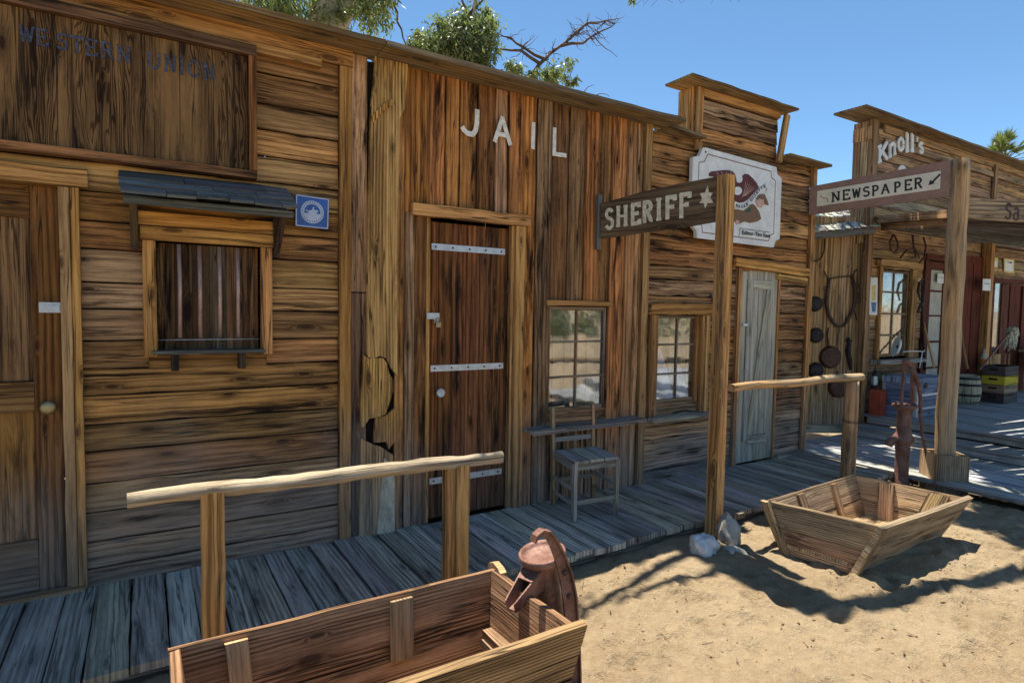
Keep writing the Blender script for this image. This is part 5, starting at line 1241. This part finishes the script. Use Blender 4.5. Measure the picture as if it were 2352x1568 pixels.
nx = len(xs); fs = [(j * nx + i, j * nx + i + 1, (j + 1) * nx + i + 1, (j + 1) * nx + i) for j in range(len(ys) - 1) for i in range(nx - 1)]
me = bpy.data.meshes.new('ground'); me.from_pydata(vs, [], fs); me.polygons.foreach_set('use_smooth', [True] * len(fs)); me.materials.append(M['sand'])
g_ = bpy.data.objects.new('ground', me); COL.objects.link(g_); g_['kind'] = 'structure'
mb = MB()
for i in range(520):
    x, y = U(1.2, 6.3), U(.8, 2.75); r = U(.002, .008) * (1.6 if R() < .05 else .8); z = hgt(x, y)
    mb.blob((x, y, z + r * .3), (r * U(.8, 1.6), r * U(.8, 1.4), r * .8), R() * 30, 6, 4, .4)
for i in range(160):
    x, y = U(1.2, 6.3), U(.8, 2.75); a = U(0, 6.28); l = U(.02, .07); z = hgt(x, y) + .004
    mb.tube([(x, y, z), (x + math.cos(a) * l, y + math.sin(a) * l, z + U(0, .006))], .0013, 4)
LIT = MB()
for i in range(420):
    x, y = U(.2, 6.0), U(.9, 3.6)
    inT = 3.55 < x < 4.55 and 1.85 < y < 2.3
    z = hgt(x, y) + .004 if y < 2.72 else DZ + .004
    if y > 2.72 and R() < .55: continue
    if inT: z = .055
    if 0 < x < 1.3 and 1.55 < y < 2.2: z = .075
    a = U(0, 6.28); LIT.leaf(V((x, y, z)), V((math.cos(a), math.sin(a), U(0, .25))).normalized(), U(.018, .05), U(.003, .006), V((U(-.3, .3), U(-.3, .3), 1)).normalized())
lo_ = LIT.build('leaf_litter', leaf_mat('dry_leaf', (.10, .055, .025), (.30, .20, .10))); lo_['kind'] = 'stuff'
o = mb.build('gravel', plain('pebbles_and_twigs', (.22, .15, .09), .9, var=.5, scale=20)); o['kind'] = 'stuff'

# ================================================================== TREES
def clump(mb, c, r, n, ll=.13, lw=.014, droop=.7):
    c = V(c)
    k = max(3, int(n / 55)); subs = []
    for i in range(k):
        while True:
            q = V((U(-1, 1), U(-1, 1), U(-1, 1)))
            if q.length < 1: break
        subs.append((c + V((q.x * r[0], q.y * r[1], q.z * r[2])), U(.12, .26) * min(r[0], r[2]) * 1.6))
    for i in range(n):
        s, sr = subs[int(R() * k)]
        p = s + V((random.gauss(0, sr), random.gauss(0, sr), random.gauss(0, sr * 1.2)))
        d = V((U(-1, 1), U(-1, 1), -droop + U(-.7, .5))).normalized(); nr = V((U(-1, 1), U(-1, 1), U(-1, 1))).normalized()
        mb.leaf(p, d, ll * U(.6, 1.2), lw * U(.7, 1.3), nr)
    return subs
def branchy(mb, pts, r0_, r1, n=8, wob=.05):
    out = []
    P = [V(p) for p in pts]
    for a, b in zip(P, P[1:]):
        m = max(2, int((b - a).length / .35))
        for i in range(m): out.append(a.lerp(b, i / m) + V((U(-1, 1), U(-1, 1), U(-1, 1))) * wob * .5)
    out.append(P[-1]); k = len(out)
    mb.tube(out, [r0_ + (r1 - r0_) * i / (k - 1) for i in range(k)], n, rough=.1)
    return out
def A9(px, py, Y=9.0): return at(px, py, Y)
t = thing('eucalyptus_tree', 'pale-barked tree behind the telegraph office, with drooping leaves and a limb over the street', 'tree', (2.25, 9, 0))
mb = MB()
branchy(mb, [(2.1, 9.0, 0), (2.1, 9.0, 3.0), A9(742, 60), A9(752, -160), (2.5, 8.4, 8.2)], .34, .15, 12, .04)
branchy(mb, [(2.2, 9.1, 2.5), A9(776, 70), A9(800, -10), A9(830, -140), (3.6, 8.8, 8.6)], .2, .09, 10, .04)
mb.build('trunk', 'bark', t)
mb = MB()
sx, sy = .03, .27
def over(gx, gy, z): return V((gx + sx * z, gy + sy * z, z))
branchy(mb, [(2.5, 8.4, 8.2), (3.0, 6.2, 7.4), over(3.05, 2.8, 5.9), over(3.02, 2.3, 5.6), over(2.98, 1.72, 5.5)], .17, .165, 12, .02)
branchy(mb, [over(2.95, 1.70, 5.5), over(3.5, 1.58, 5.5), over(4.1, 1.42, 5.5), over(4.6, 1.34, 5.5), over(5.4, 1.5, 5.5)], .075, .05, 8, .03)
branchy(mb, [over(2.95, 2.55, 5.7), over(2.6, 2.48, 5.6), over(2.2, 2.38, 5.6), over(1.8, 2.28, 5.7)], .05, .02, 8, .02)
branchy(mb, [over(2.95, 2.28, 5.6), over(2.55, 2.32, 5.6), over(2.1, 2.30, 5.6)], .035, .02, 8, .02)
branchy(mb, [A9(905, 10), A9(915, 50), A9(925, 90), A9(940, 120)], .02, .008, 5, .03)
branchy(mb, [A9(800, -30), A9(860, -10), A9(905, 10)], .05, .02, 6, .03)
mb.build('limb', 'deadbark', t)
mb = MB()
for px, py, rx, rz, n in ((600, 0, .35, .35, 900), (690, -20, .5, .4, 1300), (700, 30, .3, .2, 600), (830, -10, .45, .3, 1300), (870, 20, .3, .22, 700), (790, 40, .15, .15, 200), (640, 30, .3, .2, 500), (560, -30, .5, .4, 700), (1085, 5, .1, .1, 60), (1480, -20, .3, .12, 160), (935, 105, .2, .1, 260)):
    clump(mb, A9(px, py), (rx, .5, rz), n)
for i in range(26): clump(mb, over(U(4.75, 7.2), U(.9, 2.5), U(5.4, 6.2)), (.35, .35, .2), 210, .2, .035)  # unseen leaf clumps added overhead to shade the sand on the right
for i in range(22): clump(mb, over(U(5.8, 7.6), U(2.5, 4.6), U(7.2, 7.9)), (.4, .4, .2), 200, .2, .035)  # unseen higher clumps added to shade the walkway between the buildings
clump(mb, over(1.7, 2.3, 5.8), (.25, .25, .2), 160, .15, .02)
mb.build('foliage', 'leaf', t)
t = thing('eucalyptus_tree', 'round-crowned tree with bare dead branches rising behind the jail roof', 'tree', (4.6, 9, 0))
mb = MB(); branchy(mb, [(5.0, 9.2, 0), (5.0, 9.2, 3), A9(1200, 240), A9(1120, 160), A9(1085, 60), A9(1100, -60)], .2, .03, 10, .04); mb.build('trunk', 'bark', t)
mb = MB()
branchy(mb, [A9(1195, 215), A9(1235, 150), A9(1300, 95), A9(1345, 55), A9(1390, 48), A9(1422, 42)], .04, .006, 7, .06)
branchy(mb, [A9(1290, 105), A9(1340, 98), A9(1375, 75), A9(1405, 60), A9(1416, 50)], .03, .005, 6, .03)
branchy(mb, [A9(1255, 138), A9(1200, 108), A9(1170, 85), A9(1145, 78)], .03, .008, 6, .04)
branchy(mb, [A9(1240, 145), A9(1195, 118), A9(1150, 113), A9(1135, 112)], .03, .01, 6, .03)
branchy(mb, [A9(1365, 85), A9(1390, 110), A9(1418, 132)], .012, .004, 5, .03)
branchy(mb, [A9(1345, 55), A9(1370, 80), A9(1390, 90)], .01, .003, 5, .02)
branchy(mb, [A9(1355, 52), A9(1378, 50), A9(1400, 60)], .01, .003, 5, .02)
branchy(mb, [A9(1085, 60), A9(1065, 15), A9(1050, -20)], .03, .01, 6, .03); branchy(mb, [A9(1075, 35), A9(1105, 5), A9(1125, -20)], .03, .01, 6, .03)
branchy(mb, [A9(1365, 220), A9(1385, 215), A9(1400, 222)], .01, .004, 5, .02); branchy(mb, [A9(1340, 215), A9(1350, 200), A9(1365, 195)], .01, .004, 5, .02)
for i in range(80):
    px_, py_ = U(1140, 1425), 0
    base = random.choice([(1300, 95), (1345, 60), (1375, 75), (1390, 50), (1405, 58), (1360, 90), (1320, 80), (1270, 118), (1255, 138), (1200, 110), (1170, 90), (1330, 75)])
    dx, dy = U(-34, 40), U(-34, 34)
    branchy(mb, [A9(*base), A9(base[0] + dx * .5, base[1] + dy * .5 + U(-6, 6)), A9(base[0] + dx, base[1] + dy)], .008, .003, 4, .05)
for i in range(14):
    x_ = U(1420, 1760); branchy(mb, [V(A9(x_, -60)), V(A9(x_ + U(-20, 20), -20)), V(A9(x_ + U(-30, 30), U(-8, 16)))], .006, .003, 4, .04)
branchy(mb, [A9(1300, 200), A9(1312, 165), A9(1316, 140)], .008, .004, 5, .02)
mb.build('dead_branch', 'deadbark', t)
mb = MB()
for px, py, rx, rz, n in ((1010, 95, .35, .22, 800), (975, 118, .3, .18, 500), (1010, 60, .2, .15, 250), (1110, 35, .25, .12, 250), (1060, 65, .32, .22, 1100), (1100, 95, .3, .28, 1300), (1040, 110, .35, .25, 1100), (1090, 150, .4, .25, 1300), (1000, 130, .3, .15, 500), (1120, 60, .2, .2, 500), (985, 95, .15, .1, 150), (960, 130, .2, .08, 200), (1200, 165, .3, .1, 500), (1255, 180, .25, .12, 450), (1285, 165, .2, .2, 550), (1300, 190, .12, .12, 260), (1170, 160, .2, .1, 300), (1150, 190, .5, .15, 600)):
    clump(mb, A9(px, py), (rx, .35, rz), n, .11, .015)
mb.build('foliage', 'leaf', t)
mb = MB()
for i in range(34):
    x_ = -26 + i * 1.9 + U(-.6, .6); y_ = U(-22, -15); clump(mb, (x_, y_, U(.9, 1.5)), (1.3, 1.0, U(1.0, 1.8)), 260, .5, .12, .2)
sc_ = mb.build('unseen_scrub', 'leaf'); sc_['kind'] = 'stuff'  # unseen bushes added behind the camera to darken the window reflections
# palm
c = at(2305, 372, 9.5); t = thing('palm_tree', 'fan palm crown showing above the store roof', 'palm', (c.x, c.y, 0))
mb = MB(); mb.tube([(c.x, c.y, 0), (c.x + .1, c.y, c.z * .5), c], [.3, .25, .22], 12, rough=.15); mb.build('trunk', 'bark', t)
mb = MB()
for i in range(34):
    az = U(0, 6.28); el = U(-.3, 1.45); d = V((math.cos(az) * math.cos(el), math.sin(az) * math.cos(el), math.sin(el))); l = U(.4, .8)
    tip = c + d * l; mb.tube([c, tip], [.02, .012], 4)
    sdv = d.orthogonal().normalized(); s2 = d.cross(sdv)
    for k in range(26):
        a = (k / 25 - .5) * 2.6; dd_ = (d * math.cos(a) + (sdv * math.cos(i) + s2 * math.sin(i)) * math.sin(a)).normalized()
        ll = U(.38, .62) * (1 - .3 * abs(a)); mb.leaf(tip, (dd_ + V((0, 0, -.12))).normalized(), ll, .022, V((U(-1, 1), U(-1, 1), U(-1, 1))).normalized())
for i in range(300):
    az = U(0, 6.28); p = c + V((math.cos(az) * U(0, .8), math.sin(az) * U(0, .8), U(-1, -.1))); mb.leaf(p, V((math.cos(az), math.sin(az), -1.5)).normalized(), .6, .02, V((U(-1, 1), U(-1, 1), 0)).normalized())
mb.build('crown', 'palm', t)

# ================================================================== LIGHT
sd_ = V((sx, sy, 1)).normalized()
elev = math.asin(sd_.z); az = math.atan2(sd_.x, sd_.y)     # azimuth from +y towards +x
sl = bpy.data.lights.new('sun', 'SUN'); sl.energy = SUN_E if 'SUN_E' in globals() else 4.2; sl.angle = math.radians(.53); sl.color = (1, .93, .80)
so = bpy.data.objects.new('sun', sl); COL.objects.link(so); so.rotation_euler = sd_.to_track_quat('Z', 'Y').to_euler()
w = bpy.data.worlds.new('World'); SC.world = w; w.use_nodes = True; nt = w.node_tree
bg = nt.nodes['Background']; sk = nt.nodes.new('ShaderNodeTexSky'); sk.sky_type = 'NISHITA'; sk.sun_disc = False
sk.sun_elevation = elev; sk.sun_rotation = az; sk.altitude = 2500; sk.air_density = .9; sk.dust_density = .1; sk.ozone_density = 2
hs_ = nt.nodes.new('ShaderNodeHueSaturation'); hs_.inputs['Saturation'].default_value = 1.08; hs_.inputs['Hue'].default_value = .49; hs_.inputs['Value'].default_value = .74; nt.links.new(sk.outputs[0], hs_.inputs['Color']); nt.links.new(hs_.outputs[0], bg.inputs[0]); bg.inputs[1].default_value = .11
SC.view_settings.view_transform = 'Standard'; SC.view_settings.look = 'None'; SC.view_settings.gamma = 1
SC.view_settings.exposure = 1.38
SC.cycles.max_bounces = 6; SC.cycles.use_denoising = True
